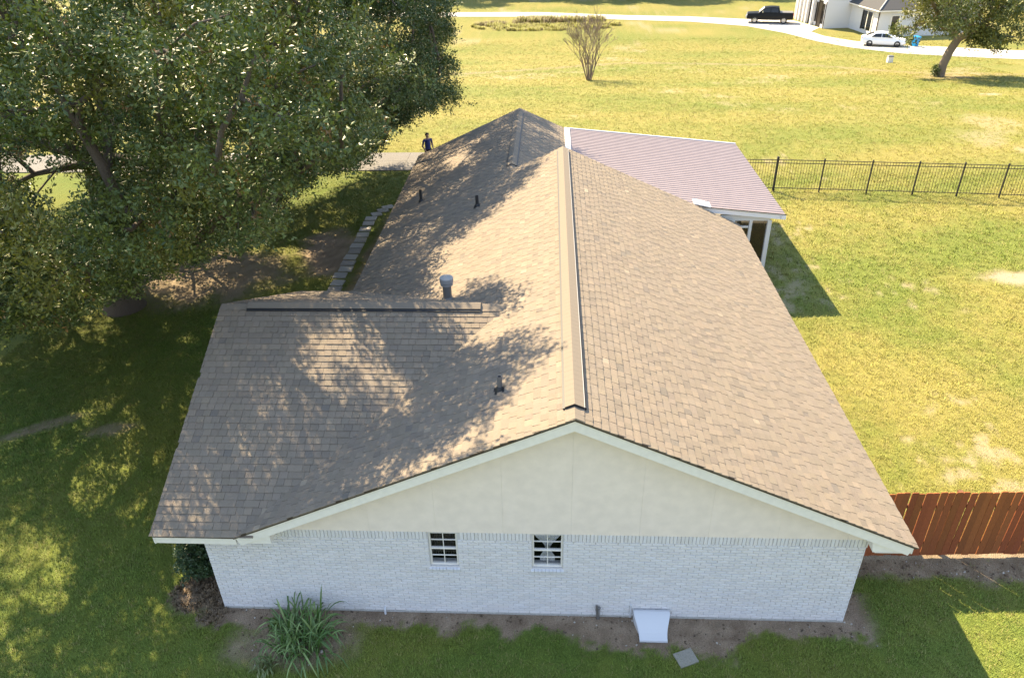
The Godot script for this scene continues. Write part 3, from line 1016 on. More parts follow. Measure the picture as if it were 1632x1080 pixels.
func build_patio() -> void:
	var t := thing("patio_cover", "mauve ribbed metal patio cover with white posts beside the shingle roof", "patio cover", Vector3(13.8, 0, -14.0))
	var o := -t.position
	var fall := func(x: float) -> float: return 3.42 - 0.1 * (x - 7.05)
	var z0 := -21.75
	var z1 := -13.97
	var n := 38
	var w := (z1 - z0) / n
	var ends := [Vector2(7.06, 0), Vector2(14.25, 0)]
	for i in n:
		var z := z0 + w * i
		# one pan with its standing rib, drawn across and run down the fall
		var cross := [Vector2(0, 0), Vector2(0.012, 0.0), Vector2(0.024, 0.02), Vector2(0.05, 0.02), Vector2(0.068, 0.0), Vector2(w - 0.001, 0.0)]
		var mb := MB.new()
		for k in cross.size() - 1:
			var a: Vector2 = cross[k]
			var b: Vector2 = cross[k + 1]
			var p := []
			for q in [[7.06, b], [7.06, a], [14.25, a], [14.25, b]]:
				p.append(o + Vector3(q[0], fall.call(q[0]) + q[1].y + 0.002, z + q[1].x))
			mb.quad(p[3], p[0], p[1], p[2])
		part("roof_panel", mb, M.metal_panel, t)
	var core := MB.new()
	core.prism([Vector2(7.06, fall.call(7.06) - 0.07), Vector2(14.23, fall.call(14.23) - 0.07), Vector2(14.23, fall.call(14.23)), Vector2(7.06, fall.call(7.06))], z0 + 0.01, z1 - 0.01, Basis.IDENTITY, o)
	part("insulation_core", core, M.soffit, t)
	var tr := MB.new()
	tr.box(o + Vector3(10.65, fall.call(10.65) + 0.0, z0 - 0.02), Vector3(7.2, 0.1, 0.05), Basis(Vector3.BACK, -atan(0.1)))
	part("edge_trim", tr, M.white_metal, t)
	var fl := MB.new()
	fl.box(o + Vector3(7.15, fall.call(7.15) + 0.05, (z0 + z1) * 0.5), Vector3(0.22, 0.02, z1 - z0), Basis(Vector3.BACK, -0.1))
	part("flashing", fl, M.white_metal, t)
	var fl2 := MB.new()
	fl2.prism([Vector2(11.2, 3.10), Vector2(11.75, 2.975), Vector2(11.77, 3.01), Vector2(11.22, 3.135)], -14.3, -13.86, Basis.IDENTITY, o)
	part("flashing", fl2, M.white_metal, t)
	var gut := MB.new()
	gut.box(o + Vector3(14.18, fall.call(14.18) - 0.13, (z0 + z1) * 0.5), Vector3(0.09, 0.11, z1 - z0 + 0.04))
	part("gutter", gut, M.white_metal, t)
	var near := MB.new()
	near.prism([Vector2(11.5, fall.call(11.5) - 0.2), Vector2(14.3, fall.call(14.3) - 0.2), Vector2(14.3, fall.call(14.3) - 0.03), Vector2(11.5, fall.call(11.5) - 0.03)], z1 - 0.1, z1 - 0.02, Basis.IDENTITY, o)
	part("beam", near, M.white_metal, t)
	var gap := MB.new()
	gap.prism([Vector2(11.5, fall.call(11.5) - 0.028), Vector2(14.29, fall.call(14.29) - 0.028), Vector2(14.29, fall.call(14.29) + 0.0), Vector2(11.5, fall.call(11.5) + 0.0)], z1 - 0.02, z1 - 0.002, Basis.IDENTITY, o)
	part("dark_gap_strip", gap, M.black_plastic, t)  # black strip drawn in for the dark gap line above the beam
	var head := MB.new()
	head.box(o + Vector3(13.0, 2.53, -14.12), Vector3(1.66, 0.2, 0.08))
	part("header", head, M.screen_frame, t)
	for x in [12.62, 13.2, 13.82]:
		var p := MB.new()
		p.bevel(o + Vector3(x, 1.2, -14.12), Vector3(0.1 if x < 13.5 else 0.14, 2.46, 0.1), 0.006)
		part("post", p, M.screen_frame, t)
	for z in [-17.9, -21.6]:
		var p := MB.new()
		p.bevel(o + Vector3(13.82, 1.25, z), Vector3(0.14, 2.4, 0.14), 0.006)
		part("post", p, M.screen_frame, t)
	var sidebeam := MB.new()
	sidebeam.box(o + Vector3(13.82, 2.54, -17.9), Vector3(0.1, 0.18, 7.3))
	part("beam", sidebeam, M.screen_frame, t)
	for y in [2.2, 0.9]:
		var r := MB.new()
		r.box(o + Vector3(12.91, y, -14.12), Vector3(0.46, 0.06, 0.07))
		part("rail", r, M.screen_frame, t)
	for q in [[12.68, 13.14, 0.94, 2.16], [12.68, 13.14, 2.24, 2.42], [13.26, 13.74, 0.2, 2.42], [12.68, 13.14, 0.1, 0.86]]:
		var g := MB.new()
		g.box(o + Vector3((q[0] + q[1]) * 0.5, (q[2] + q[3]) * 0.5, -14.13), Vector3(q[1] - q[0], q[3] - q[2], 0.008))
		part("pane", g, M.glass, t)
	for q in [[-17.85, -14.2], [-21.5, -17.95]]:
		var g := MB.new()
		g.box(o + Vector3(13.82, 1.3, (q[0] + q[1]) * 0.5), Vector3(0.008, 2.25, q[1] - q[0]))
		part("pane", g, M.dark_glass, t)
	var fl3 := MB.new()
	fl3.box(o + Vector3(11.4, 0.03, -17.9), Vector3(4.9, 0.1, 7.7))
	part("slab", fl3, M.old_shaded_concrete, t)


# ---------------------------------------------------------------- fences and small things round the house
func build_wood_fence() -> void:
	var t := thing("wooden_fence", "reddish brown board fence joining the white brick house corner", "fence", Vector3(12.15, 0, -1.58))
	var x := 0.0
	var dir := -0.042
	var i := 0
	while x < 8.2:
		var w := rng.randf_range(0.132, 0.142)
		var h := 1.79 + rng.randf_range(-0.015, 0.02)
		var low := rng.randf_range(0.05, 0.085)
		var mb := MB.new()
		var k := rng.randf_range(0.82, 1.12)
		mb.col = Color(0.36 * k, 0.105 * k * rng.randf_range(0.9, 1.12), 0.03 * k)
		var c := 0.018
		mb.prism([Vector2(0, low), Vector2(w, low), Vector2(w, h - c), Vector2(w - c, h), Vector2(c, h), Vector2(0, h - c)], -0.008, 0.008)
		var p := part("board", mb, M.cedar, t)
		p.position = Vector3(x, 0, dir * x)
		p.rotation = Vector3(rng.randf_range(-0.006, 0.006), 0.042, rng.randf_range(-0.009, 0.009))
		var gap := rng.randf_range(0.002, 0.007)
		if rng.randf() < 0.4: gap += rng.randf_range(0.004, 0.012)
		x += w + gap
		i += 1
	for y in [0.42, 1.42]:
		var r := MB.new()
		r.box(Vector3(4.1, y, -0.04 + dir * 4.1), Vector3(8.2, 0.09, 0.04), Basis(Vector3.UP, 0.042))
		part("rail", r, M.cedar_rail, t)
	for px in [0.1, 2.5, 4.9, 7.3]:
		var p := MB.new()
		p.box(Vector3(px, 0.85, -0.11 + dir * px), Vector3(0.09, 1.75, 0.09))
		part("post", p, M.cedar_rail, t)


func build_iron_fence() -> void:
	var t := thing("iron_fence", "black iron picket fence with double top rail across the lawn", "fence", Vector3(16.65, 0, -23.5))
	var posts := [Vector2(14.75, -23.62), Vector2(16.65, -23.5), Vector2(18.65, -23.32), Vector2(20.68, -23.12), Vector2(22.62, -22.93), Vector2(24.46, -22.74), Vector2(26.2, -22.55), Vector2(28.0, -22.36), Vector2(29.8, -22.17), Vector2(31.6, -21.98)]
	var pk := BoxMesh.new()
	pk.size = Vector3(0.013, 1.36, 0.013)
	for i in posts.size():
		var a: Vector2 = posts[i] - Vector2(16.65, -23.5)
		var thick := 0.09 if i == 1 else 0.055
		var p := MB.new()
		p.box(Vector3(a.x, 0.78 if i == 1 else 0.75, a.y), Vector3(thick, 1.6 if i == 1 else 1.54, thick))
		p.lathe(Vector3(a.x, 1.52 + (0.06 if i == 1 else 0.0), a.y), [Vector2(thick * 0.75, 0), Vector2(thick * 0.7, 0.015), Vector2(0, 0.05)], 4, Basis(Vector3.UP, PI / 4))
		part("post", p, M.iron, t)
		if i == posts.size() - 1: break
		var b: Vector2 = posts[i + 1] - Vector2(16.65, -23.5)
		var d := b - a
		var turn := Basis(Vector3.UP, -d.angle())
		for y in [0.16, 1.32, 1.46]:
			var r := MB.new()
			r.box(Vector3((a.x + b.x) * 0.5, y, (a.y + b.y) * 0.5), Vector3(d.length(), 0.026, 0.024), turn)
			part("rail", r, M.iron, t)
		var n := int(d.length() / 0.118)
		for k in range(1, n):
			var q := a + d * float(k) / n
			var s := part("picket", pk, M.iron, t)
			s.position = Vector3(q.x, 0.78, q.y)
			s.basis = turn


func build_small_things() -> void:
	# stepping stones
	var spots := [[-0.77, -21.59], [-0.92, -21.2], [-1.12, -20.76], [-1.27, -20.26], [-1.26, -19.72], [-1.27, -19.1], [-1.24, -18.51], [-1.22, -17.97], [-1.24, -17.42], [-1.22, -16.91], [-1.25, -16.36], [-1.22, -15.83], [-1.19, -15.31], [-1.28, -14.77], [-1.22, -14.17], [-1.21, -13.66], [-1.24, -13.1]]
	for i in spots.size():
		var mb := MB.new()
		var k := rng.randf_range(0.36, 0.52)
		mb.col = Color(k, k * 0.95, k * 0.86)
		mb.bevel(Vector3.ZERO, Vector3(rng.randf_range(0.44, 0.52), rng.randf_range(0.38, 0.42), 0.07), 0.012, Basis(Vector3.RIGHT, -PI / 2))
		var o := part("stepping_stone", mb, M.paver, self)
		o.position = Vector3(spots[i][0], 0.012, spots[i][1])
		o.rotation = Vector3(rng.randf_range(-0.02, 0.02), rng.randf_range(-0.12, 0.12) + (0.5 if i < 3 else 0.0), rng.randf_range(-0.02, 0.02))
		var which := "square concrete stepping stone in the middle of the path along the shaded eave"
		if i == 0: which = "stepping stone turned askew at the driveway end of the eave path"
		if i == spots.size() - 1: which = "stepping stone at the end of the eave path closest to the shingled wing"
		tag(o, which, "stepping stone", "stepping stones along the house")
	# a loose paver
	var pv := MB.new()
	pv.col = Color(0.34, 0.32, 0.27)
	pv.bevel(Vector3.ZERO, Vector3(0.37, 0.30, 0.045), 0.006, Basis(Vector3.RIGHT, -PI / 2))
	var po := part("loose_paver", pv, M.paver)
	po.position = Vector3(8.98, 0.018, 0.9)
	po.rotation = Vector3(0.015, 0.38, 0.02)
	tag(po, "single grey concrete paver lying askew on bare soil near the gable wall", "paver")
	# the white curved hood at the foot of the wall
	var hood := thing("access_hood", "white curved plastic hood leaning at the foot of the brick wall", "hood", Vector3(8.43, 0, 0.04))
	var rows := []
	var shape := [[0.0, 0.25, 0.345], [0.05, 0.262, 0.345], [0.1, 0.25, 0.342], [0.18, 0.215, 0.325], [0.26, 0.17, 0.30], [0.33, 0.125, 0.28], [0.40, 0.085, 0.268], [0.47, 0.055, 0.262], [0.53, 0.035, 0.26]]
	var sheet := MB.new()
	for i in shape.size() - 1:
		var a: Array = shape[i]
		var b: Array = shape[i + 1]
		var up := Vector3(0, 0.012, 0)
		var p := [Vector3(-a[2], a[1], a[0]), Vector3(a[2], a[1], a[0]), Vector3(b[2], b[1], b[0]), Vector3(-b[2], b[1], b[0])]
		sheet.quad(p[3] + up, p[2] + up, p[1] + up, p[0] + up)
		sheet.quad(p[0] - up, p[1] - up, p[2] - up, p[3] - up)
		sheet.quad(p[2] - up, p[1] - up, p[1] + up, p[2] + up)
		sheet.quad(p[0] - up, p[3] - up, p[3] + up, p[0] + up)
	sheet.box(Vector3(0, 0.03, 0.535), Vector3(0.52, 0.04, 0.012))
	part("sheet", sheet, M.white_plastic, hood)
	for s in [-1.0, 1.0]:
		var side := MB.new()
		for i in shape.size() - 1:
			var a: Array = shape[i]
			var b: Array = shape[i + 1]
			side.quad(Vector3(s * (a[2] - 0.006), a[1], a[0]), Vector3(s * (b[2] - 0.006), b[1], b[0]), Vector3(s * (b[2] - 0.012), -0.02, b[0]), Vector3(s * (a[2] - 0.012), -0.02, a[0]))
		part("side_panel", side, M.white_plastic, hood)
	# tap
	var tap := thing("garden_tap", "small grey garden tap low on the white brick wall", "tap", Vector3(7.43, 0, 0.02))
	var tp := MB.new()
	tp.ring([Vector3(0, 0.28, -0.02), Vector3(0, 0.28, 0.06), Vector3(0, 0.26, 0.1), Vector3(0, 0.2, 0.12)], [0.016, 0.016, 0.018, 0.014], 8)
	part("spout", tp, M.brass, tap)
	var wrap := MB.new()
	wrap.ring([Vector3(-0.01, -0.02, 0.035), Vector3(-0.02, 0.12, 0.04), Vector3(-0.035, 0.26, 0.04), Vector3(-0.05, 0.36, 0.03)], [0.035, 0.03, 0.034, 0.02], 8)
	part("wrapped_pipe", wrap, M.brass, tap)
	var hd := MB.new()
	hd.lathe(Vector3(0, 0.32, 0.055), [Vector2(0.0, -0.01), Vector2(0.03, -0.008), Vector2(0.032, 0.006), Vector2(0, 0.01)], 10)
	part("handle", hd, M.galvanised, tap)
	# two white pipes on the wall
	var d1 := MB.new()
	d1.ring([Vector3(3.25, 0.14, 0.0), Vector3(3.25, 0.13, 0.05), Vector3(3.25, 0.1, 0.065), Vector3(3.25, 0.0, 0.07)], [0.02, 0.02, 0.02, 0.022], 8)
	tag(part("drain_pipe", d1, M.white_plastic), "short white bent drain pipe low on the wall near the strap-leaved plant", "pipe")
	var d2 := MB.new()
	d2.ring([Vector3(8.04, 0.02, 0.03), Vector3(8.04, 0.34, 0.03), Vector3(8.04, 0.37, 0.02), Vector3(8.04, 0.38, -0.01)], [0.012, 0.012, 0.012, 0.012], 8)
	tag(part("conduit", d2, M.white_plastic), "thin upright white conduit on the wall beside the white hood", "pipe")
	# a stick on the soil
	var st := MB.new()
	st.ring([Vector3(-0.45, 0.02, 0.36), Vector3(-0.3, 0.03, 0.33), Vector3(-0.16, 0.022, 0.36)], [0.012, 0.014, 0.009], 6)
	tag(part("stick", st, M.pale_bark), "pale bare stick lying on the soil beside the corner shrub", "stick")


func blade_leaf(length: float, width: float, rise: float, spread: float, droop: float, col: Color) -> MB:
	var mb := MB.new()
	mb.col = col
	var n := 7
	var prev := []
	for i in n + 1:
		var f := float(i) / n
		var p := Vector3(spread * f + 0.0, rise * f - droop * f * f * f, 0) * length
		var w := width * (0.55 + 0.45 * sin(f * PI)) * (1.0 - smoothstep(0.7, 1.0, f))
		var row := [p + Vector3(0, 0, -w), p + Vector3(0, -w * 0.35, 0), p + Vector3(0, 0, w)]
		if i > 0:
			mb.quad(prev[1], row[1], row[0], prev[0])
			mb.quad(prev[2], row[2], row[1], prev[1])
		prev = row
	return mb


func strap_plant(called: String, label: String, at: Vector3, count: int, size: float, spread: float, dark: Color, pale: Color) -> void:
	var t := thing(called, label, "plant", at)
	for i in count:
		var k := rng.randf()
		var f := pow(rng.randf(), 0.7)
		var mb := blade_leaf(size * rng.randf_range(0.7, 1.15), rng.randf_range(0.010, 0.018), lerpf(1.0, 0.75, f), lerpf(0.15, 0.75, f), lerpf(0.25, 0.95, f) * rng.randf_range(0.7, 1.2), dark.lerp(pale, k * k))
		var o := part("leaf", mb, M.strap_leaf, t)
		o.position = Vector3(rng.randf_range(-1, 1), 0, rng.randf_range(-1, 1)) * spread
		o.rotation = Vector3(rng.randf_range(-0.15, 0.15), rng.randf() * TAU, 0)


func build_plants() -> void:
	strap_plant("strap_leaved_plant", "large dark green clump of arching strap leaves by the brick wall", Vector3(1.8, 0, 0.78), 215, 1.2, 0.4, Color(0.065, 0.14, 0.025), Color(0.24, 0.33, 0.11))
	strap_plant("pale_strap_plant", "small pale yellow-green clump of strap leaves in front of the darker clump", Vector3(1.25, 0, 1.3), 40, 0.42, 0.14, Color(0.12, 0.16, 0.05), Color(0.26, 0.28, 0.12))
	strap_plant("ground_fern", "light green feathery plant tucked between the big clump and the wall", Vector3(1.2, 0, 0.4), 60, 0.3, 0.16, Color(0.08, 0.14, 0.02), Color(0.15, 0.2, 0.03))
	# the shrub at the corner
	var s := thing("corner_shrub", "dark green leafy shrub against the house corner under the wing eave", "shrub", Vector3(-0.72, 0, -1.15))
	var stems := MB.new()
	for i in 9:
		var a := rng.randf() * TAU
		stems.ring([Vector3(cos(a) * 0.05, -0.03, sin(a) * 0.05), Vector3(cos(a) * 0.2, 0.4, sin(a) * 0.25), Vector3(cos(a) * 0.35, 0.85, sin(a) * 0.5)], [0.015, 0.011, 0.005], 5)
	part("stems", stems, M.bark, s)
	var places := []
	var tints := PackedColorArray()
	for i in 1500:
		var u := Vector3(rng.randfn(0, 1), rng.randfn(0, 1), rng.randfn(0, 1)).normalized() * pow(rng.randf(), 0.35)
		var p := Vector3(u.x * 0.52, 0.62 + u.y * 0.52, u.z * 0.95)
		places.append(Transform3D(Basis.from_euler(Vector3(rng.randf_range(-0.9, 0.9), rng.randf() * TAU, rng.randf_range(-0.9, 0.9))).scaled(Vector3.ONE * rng.randf_range(0.5, 0.85)), p))
		var k := rng.randf_range(0.7, 1.3)
		tints.append(Color(0.045 * k, 0.085 * k, 0.03 * k))
	scatter("foliage", sprig_mesh(11, 0.2, 0.07, 0.028, 7), M.leaf, places, tints, s)
	# dry leaf litter in the bed
	var lp := []
	var lt := PackedColorArray()
	for i in 900:
		var x := rng.randf_range(-1.6, 0.1)
		var z := rng.randf_range(-1.0, 0.45)
		if covered(x, z) or bare(x, z).x < 0.3: continue
		lp.append(Transform3D(Basis.from_euler(Vector3(rng.randf_range(-0.5, 0.5), rng.randf() * TAU, rng.randf_range(-0.5, 0.5))).scaled(Vector3.ONE * rng.randf_range(0.7, 1.4)), Vector3(x, 0.015, z)))
		var k := rng.randf_range(0.6, 1.3)
		lt.append(Color(0.2 * k, 0.14 * k, 0.08 * k))
	tag(scatter("leaf_litter", make_tuft(5, 0.05, 0.03, 0.012, 77), M.grass, lp, lt), "dry brown leaf litter in the bed under the corner shrub", "leaf litter", "", "stuff")


# ---------------------------------------------------------------- trees
func sprig_mesh(leaves: int, reach: float, leaf_l: float, leaf_w: float, seed_: int) -> ArrayMesh:
	var r := RandomNumberGenerator.new()
	r.seed = seed_
	var mb := MB.new()
	for i in leaves:
		var f := (i + 0.5) / leaves
		var at := Vector3(r.randf_range(-0.25, 0.25) * reach, r.randf_range(-0.25, 0.25) * reach, (f - 0.35) * reach)
		var b := Basis.from_euler(Vector3(r.randf_range(-0.8, 0.8), r.randf() * TAU, r.randf_range(-0.7, 0.7)))
		var l := leaf_l * r.randf_range(0.75, 1.2)
		var w := leaf_w * r.randf_range(0.8, 1.2)
		var k := r.randf_range(0.8, 1.2)
		mb.col = Color(k, k, k)
		var p := at
		var q := at + b * Vector3(w, w * 0.3, l * 0.5)
		var s := at + b * Vector3(0, 0, l)
		var t := at + b * Vector3(-w, w * 0.3, l * 0.5)
		mb.tri(p, s, q)
		mb.tri(p, t, s)
	mb.col = Color(0.9, 0.75, 0.6)
	var h := 0.004
	mb.quad(Vector3(-h, 0, -0.45 * reach), Vector3(h, 0, -0.45 * reach), Vector3(h * 0.4, 0, 0.6 * reach), Vector3(-h * 0.4, 0, 0.6 * reach))
	return mb.mesh()


# trunk, limbs reaching every clump of the crown, and leaves spread through the clumps
func build_tree(t: Node3D, clumps: Array, fork: Vector3, trunk_r: float, bark: Material, sprigs: Array, density: float, sprig_scale: float, leaf_a: Color, leaf_b: Color, yellow := 0.1) -> void:
	var pos := [Vector3(0, -0.25, 0), Vector3(0.05, fork.y * 0.3, 0.02), fork * Vector3(0.4, 0.65, 0.4), fork]
	var up := [-1, 0, 1, 2]
	var far := [0.0, 0.0, 0.0, 0.0]
	var limb_of := [-1, -1, -1, -1]
	var weight := [0.0, 0.0, 0.0, 0.0]
	var order := clumps.duplicate()
	order.sort_custom(func(a, b): return (a[0] - fork).length_squared() < (b[0] - fork).length_squared())
	var limbs := 0
	for c in order:
		var p: Vector3 = c[0]
		var best := 3
		var cost := INF
		for i in range(2, pos.size()):
			var d: float = (pos[i] - p).length()
			var k: float = d + 0.35 * far[i] + (0.6 if pos[i].y > p.y + 1.2 else 0.0)
			if i < 4: k += 0.5
			if k < cost:
				cost = k
				best = i
		var from: Vector3 = pos[best]
		var d := (p - from).length()
		var n := maxi(1, int(ceil(d / 0.9)))
		var id: int = limb_of[best]
		if id < 0:
			id = limbs
			limbs += 1
		var last := best
		var bend := Vector3(rng.randf_range(-1, 1), rng.randf_range(-0.2, 1.0), rng.randf_range(-1, 1)) * d * 0.13
		for s in n:
			var f := float(s + 1) / n
			pos.append(from.lerp(p, f) + bend * sin(f * PI) + (Vector3(rng.randf_range(-1, 1), rng.randf_range(-1, 1), rng.randf_range(-1, 1)) * 0.09 if s < n - 1 else Vector3.ZERO))
			up.append(last)
			far.append(far[last] + d / n)
			limb_of.append(id)
			weight.append(0.0)
			last = pos.size() - 1
		var w: float = c[1] * c[1]
		var i := last
		while i >= 0:
			weight[i] += w
			i = up[i]
	var total: float = weight[0]
	var rad := []
	for i in pos.size():
		rad.append(maxf(0.012, trunk_r * pow(weight[i] / total, 0.47)))
	var kids := {}
	for i in pos.size():
		if up[i] >= 0:
			if not kids.has(up[i]): kids[up[i]] = []
			kids[up[i]].append(i)
	var trunk := MB.new()
	trunk.ring([pos[0] , pos[0] + Vector3(0, 0.3, 0), pos[1], pos[2], pos[3]], [trunk_r * 1.7, trunk_r * 1.25, trunk_r, trunk_r * 0.95, trunk_r * 0.9], 14, false)
	part("trunk", trunk, bark, t)
	var limb_mb := []
	for i in limbs: limb_mb.append(MB.new())
	# follow the stoutest child on, so that each run is one smooth tube
	for i in range(4, pos.size()):
		var parent: int = up[i]
		var stoutest := true
		if parent >= 4:
			for k in kids[parent]:
				if k != i and weight[k] > weight[i]: stoutest = false
			if stoutest and kids[parent][0] == i or (stoutest and weight[kids[parent][0]] < weight[i]): continue
		var path := [pos[parent], pos[i]]
		var rr := [minf(rad[parent], rad[i] * 1.25), rad[i]]
		var at := i
		while kids.has(at):
			var next: int = kids[at][0]
			for k in kids[at]:
				if weight[k] > weight[next]: next = k
			path.append(pos[next])
			rr.append(rad[next])
			at = next
		rr[-1] = rr[-1] * 0.5
		limb_mb[limb_of[i]].ring(path, rr, 8 if rr[0] > 0.08 else 5, false)
	for mb in limb_mb:
		if mb.v.size(): part("limb", mb, bark, t)
	var places := []
	var tints := []
	for s in sprigs:
		places.append([])
		tints.append(PackedColorArray())
	for c in clumps:
		var r: float = c[1]
		var gold := rng.randf() < yellow
		var n := int(r * r * density)
		for i in n:
			var u := Vector3(rng.randfn(0, 1), rng.randfn(0, 1), rng.randfn(0, 1)).normalized()
			var q := u * r * (0.3 + 0.62 * pow(rng.randf(), 0.6))
			if rng.randf() < 0.07: q *= 1.35
			q.x *= 1.1
			q.z *= 1.1
			q.y *= 0.62
			var p: Vector3 = c[0] + q
			var look := (u + Vector3(rng.randf_range(-1, 1), rng.randf_range(-0.3, 1.2), rng.randf_range(-1, 1)) * 0.9).normalized()
			var b := Basis.looking_at(-look, Vector3(rng.randf_range(-1, 1), rng.randf_range(-1, 1), rng.randf_range(-1, 1)).normalized()).scaled(Vector3.ONE * sprig_scale * rng.randf_range(0.75, 1.3))
			var w := rng.randi() % sprigs.size()
			places[w].append(Transform3D(b, p))
			var k := leaf_a.lerp(leaf_b, rng.randf())  # every sprig's own green, whatever its place in the crown
			if gold: k = k.lerp(Color(0.22, 0.2, 0.03), 0.55)
			elif rng.randf() < 0.018: k = Color(0.22, 0.13, 0.05)
			var j := rng.randf_range(0.8, 1.2)
			tints[w].append(Color(k.r * j, k.g * j, k.b * j))
	for s in sprigs.size():
		scatter("crown", sprigs[s], M.leaf, places[s], tints[s], t)


func listed(flat: Array, base: Vector3) -> Array:  # flat: x, y, z, radius in tenths of a metre
	var out := []
	for i in range(0, flat.size(), 4):
		out.append([Vector3(flat[i], flat[i + 1], flat[i + 2]) * 0.1 - base, flat[i + 3] * 0.1])
	return out


func egg(mid: Vector3, half: Vector3, count: int, r0: float, r1: float, hollow := 0.5) -> Array:
	var out := []
	while out.size() < count:
		var u := Vector3(rng.randf_range(-1, 1), rng.randf_range(-1, 1), rng.randf_range(-1, 1))
		var l := u.length()
		if l > 1.0 or l < hollow: continue
		out.append([mid + u * half, rng.randf_range(r0, r1)])
	return out


func build_oaks() -> void:
	var sprigs := [sprig_mesh(14, 0.4, 0.098, 0.024, 201), sprig_mesh(14, 0.38, 0.105, 0.026, 202), sprig_mesh(12, 0.34, 0.09, 0.024, 203)]
	var a := thing("live_oak", "huge spreading live oak whose boughs overhang the shingled wing", "tree", Vector3(-8.2, 0, -12.3), 0.0, "live oaks beside the house")
	build_tree(a, listed(OAK_A, a.position), Vector3(0.3, 2.1, 0.3), 0.55, M.bark, sprigs, 110.0, 1.0, Color(0.042, 0.074, 0.015), Color(0.145, 0.18, 0.045), 0.1)
	var b := thing("live_oak", "darker live oak overhanging the far eave near the grey driveway", "tree", Vector3(-6.4, 0, -19.6), 0.0, "live oaks beside the house")
	build_tree(b, listed(OAK_B, b.position), Vector3(0.2, 2.6, 0.0), 0.42, M.bark, sprigs, 110.0, 1.0, Color(0.028, 0.06, 0.012), Color(0.082, 0.122, 0.026), 0.04)
	var c := thing("live_oak", "live oak set back behind the largest oak, farthest from the house", "tree", Vector3(-13.2, 0, -20.6), 0.0, "live oaks beside the house")
	build_tree(c, listed(OAK_C, c.position), Vector3(0.2, 2.6, 0.0), 0.45, M.bark, sprigs, 85.0, 1.1, Color(0.04, 0.074, 0.014), Color(0.12, 0.16, 0.035), 0.08)


func build_far_trees() -> void:
	var sprigs := [sprig_mesh(12, 0.34, 0.11, 0.03, 301), sprig_mesh(12, 0.34, 0.12, 0.034, 302)]
	var a := thing("lawn_tree", "broad green tree with leaning trunk on the lawn before the white sedan", "tree", Vector3(39.0, land(39.0, -56.7), -56.7))
	var cl := egg(Vector3(0.8, 6.2, 0.2), Vector3(4.6, 3.2, 3.6), 62, 0.8, 1.35, 0.4)
	cl.append_array(egg(Vector3(-3.6, 3.6, 0.4), Vector3(1.2, 0.9, 1.4), 6, 0.45, 0.8, 0.0))
	cl.append_array(egg(Vector3(3.2, 3.1, 0.6), Vector3(2.4, 0.9, 1.6), 14, 0.6, 1.0, 0.0))
	build_tree(a, cl, Vector3(0.75, 3.0, 0.0), 0.34, M.pale_bark, sprigs, 34.0, 1.6, Color(0.085, 0.12, 0.03), Color(0.27, 0.28, 0.085), 0.15)
	var shoots := []
	var tint := PackedColorArray()
	for i in 50:
		shoots.append(Transform3D(Basis.from_euler(Vector3(rng.randf(), rng.randf() * TAU, rng.randf())).scaled(Vector3.ONE * 1.4), Vector3(rng.randf_range(-0.7, -0.1), rng.randf_range(0.1, 0.9), rng.randf_range(-0.2, 0.5))))
		tint.append(Color(0.09, 0.13, 0.03))
	scatter("shoots", sprigs[0], M.leaf, shoots, tint, a)
	# woods behind the drive: tall trees whose shade lies on the grass there
	var spots := [[-14.0, -132.0, 17.0, 6.5], [-3.0, -134.0, 15.0, 6.0], [7.0, -131.0, 16.0, 6.0], [15.0, -130.0, 15.0, 5.5], [22.0, -126.0, 14.0, 5.0], [46.0, -133.0, 16.0, 6.5], [33.0, -131.0, 16.0, 6.0], [68.5, -101.0, 13.0, 5.0], [73.0, -111.0, 15.0, 6.0], [66.0, -118.0, 15.0, 6.0], [80.0, -104.0, 14.0, 5.5]]
	var labels := ["tall dark tree behind the pale drive, closest to the live oaks", "tall tree behind the drive, next to the one closest to the live oaks", "tall tree behind the drive beyond the weedy patch", "tall tree behind the drive, beyond the bare bush", "smaller tree behind the drive with its shade crossing the grass", "tall tree standing behind the white neighbour house", "tall tree behind the parked black pickup", "slim tree with pale trunk beyond the end of the white drive", "dense dark tree behind the slim pale-trunked tree", "dark tree between the neighbour house and the slim tree", "bushy tree at the woods edge past the slim pale-trunked tree"]
	for i in spots.size():
		var s: Array = spots[i]
		var t := thing("woodland_tree", labels[i], "tree", Vector3(s[0], land(s[0], s[1]), s[1]), 0.0, "trees along the woods behind the drive")
		var slim := i == 7
		build_tree(t, egg(Vector3(0, s[2] * (0.72 if slim else 0.58), 0), Vector3(s[3], s[2] * (0.3 if slim else 0.42), s[3]), 34, 1.3, 2.2, 0.45), Vector3(0.2, s[2] * 0.25, 0.1), 0.3, M.pale_bark if slim else M.bark, sprigs, 20.0, 3.4, Color(0.028, 0.05, 0.014), Color(0.08, 0.1, 0.03), 0.05)


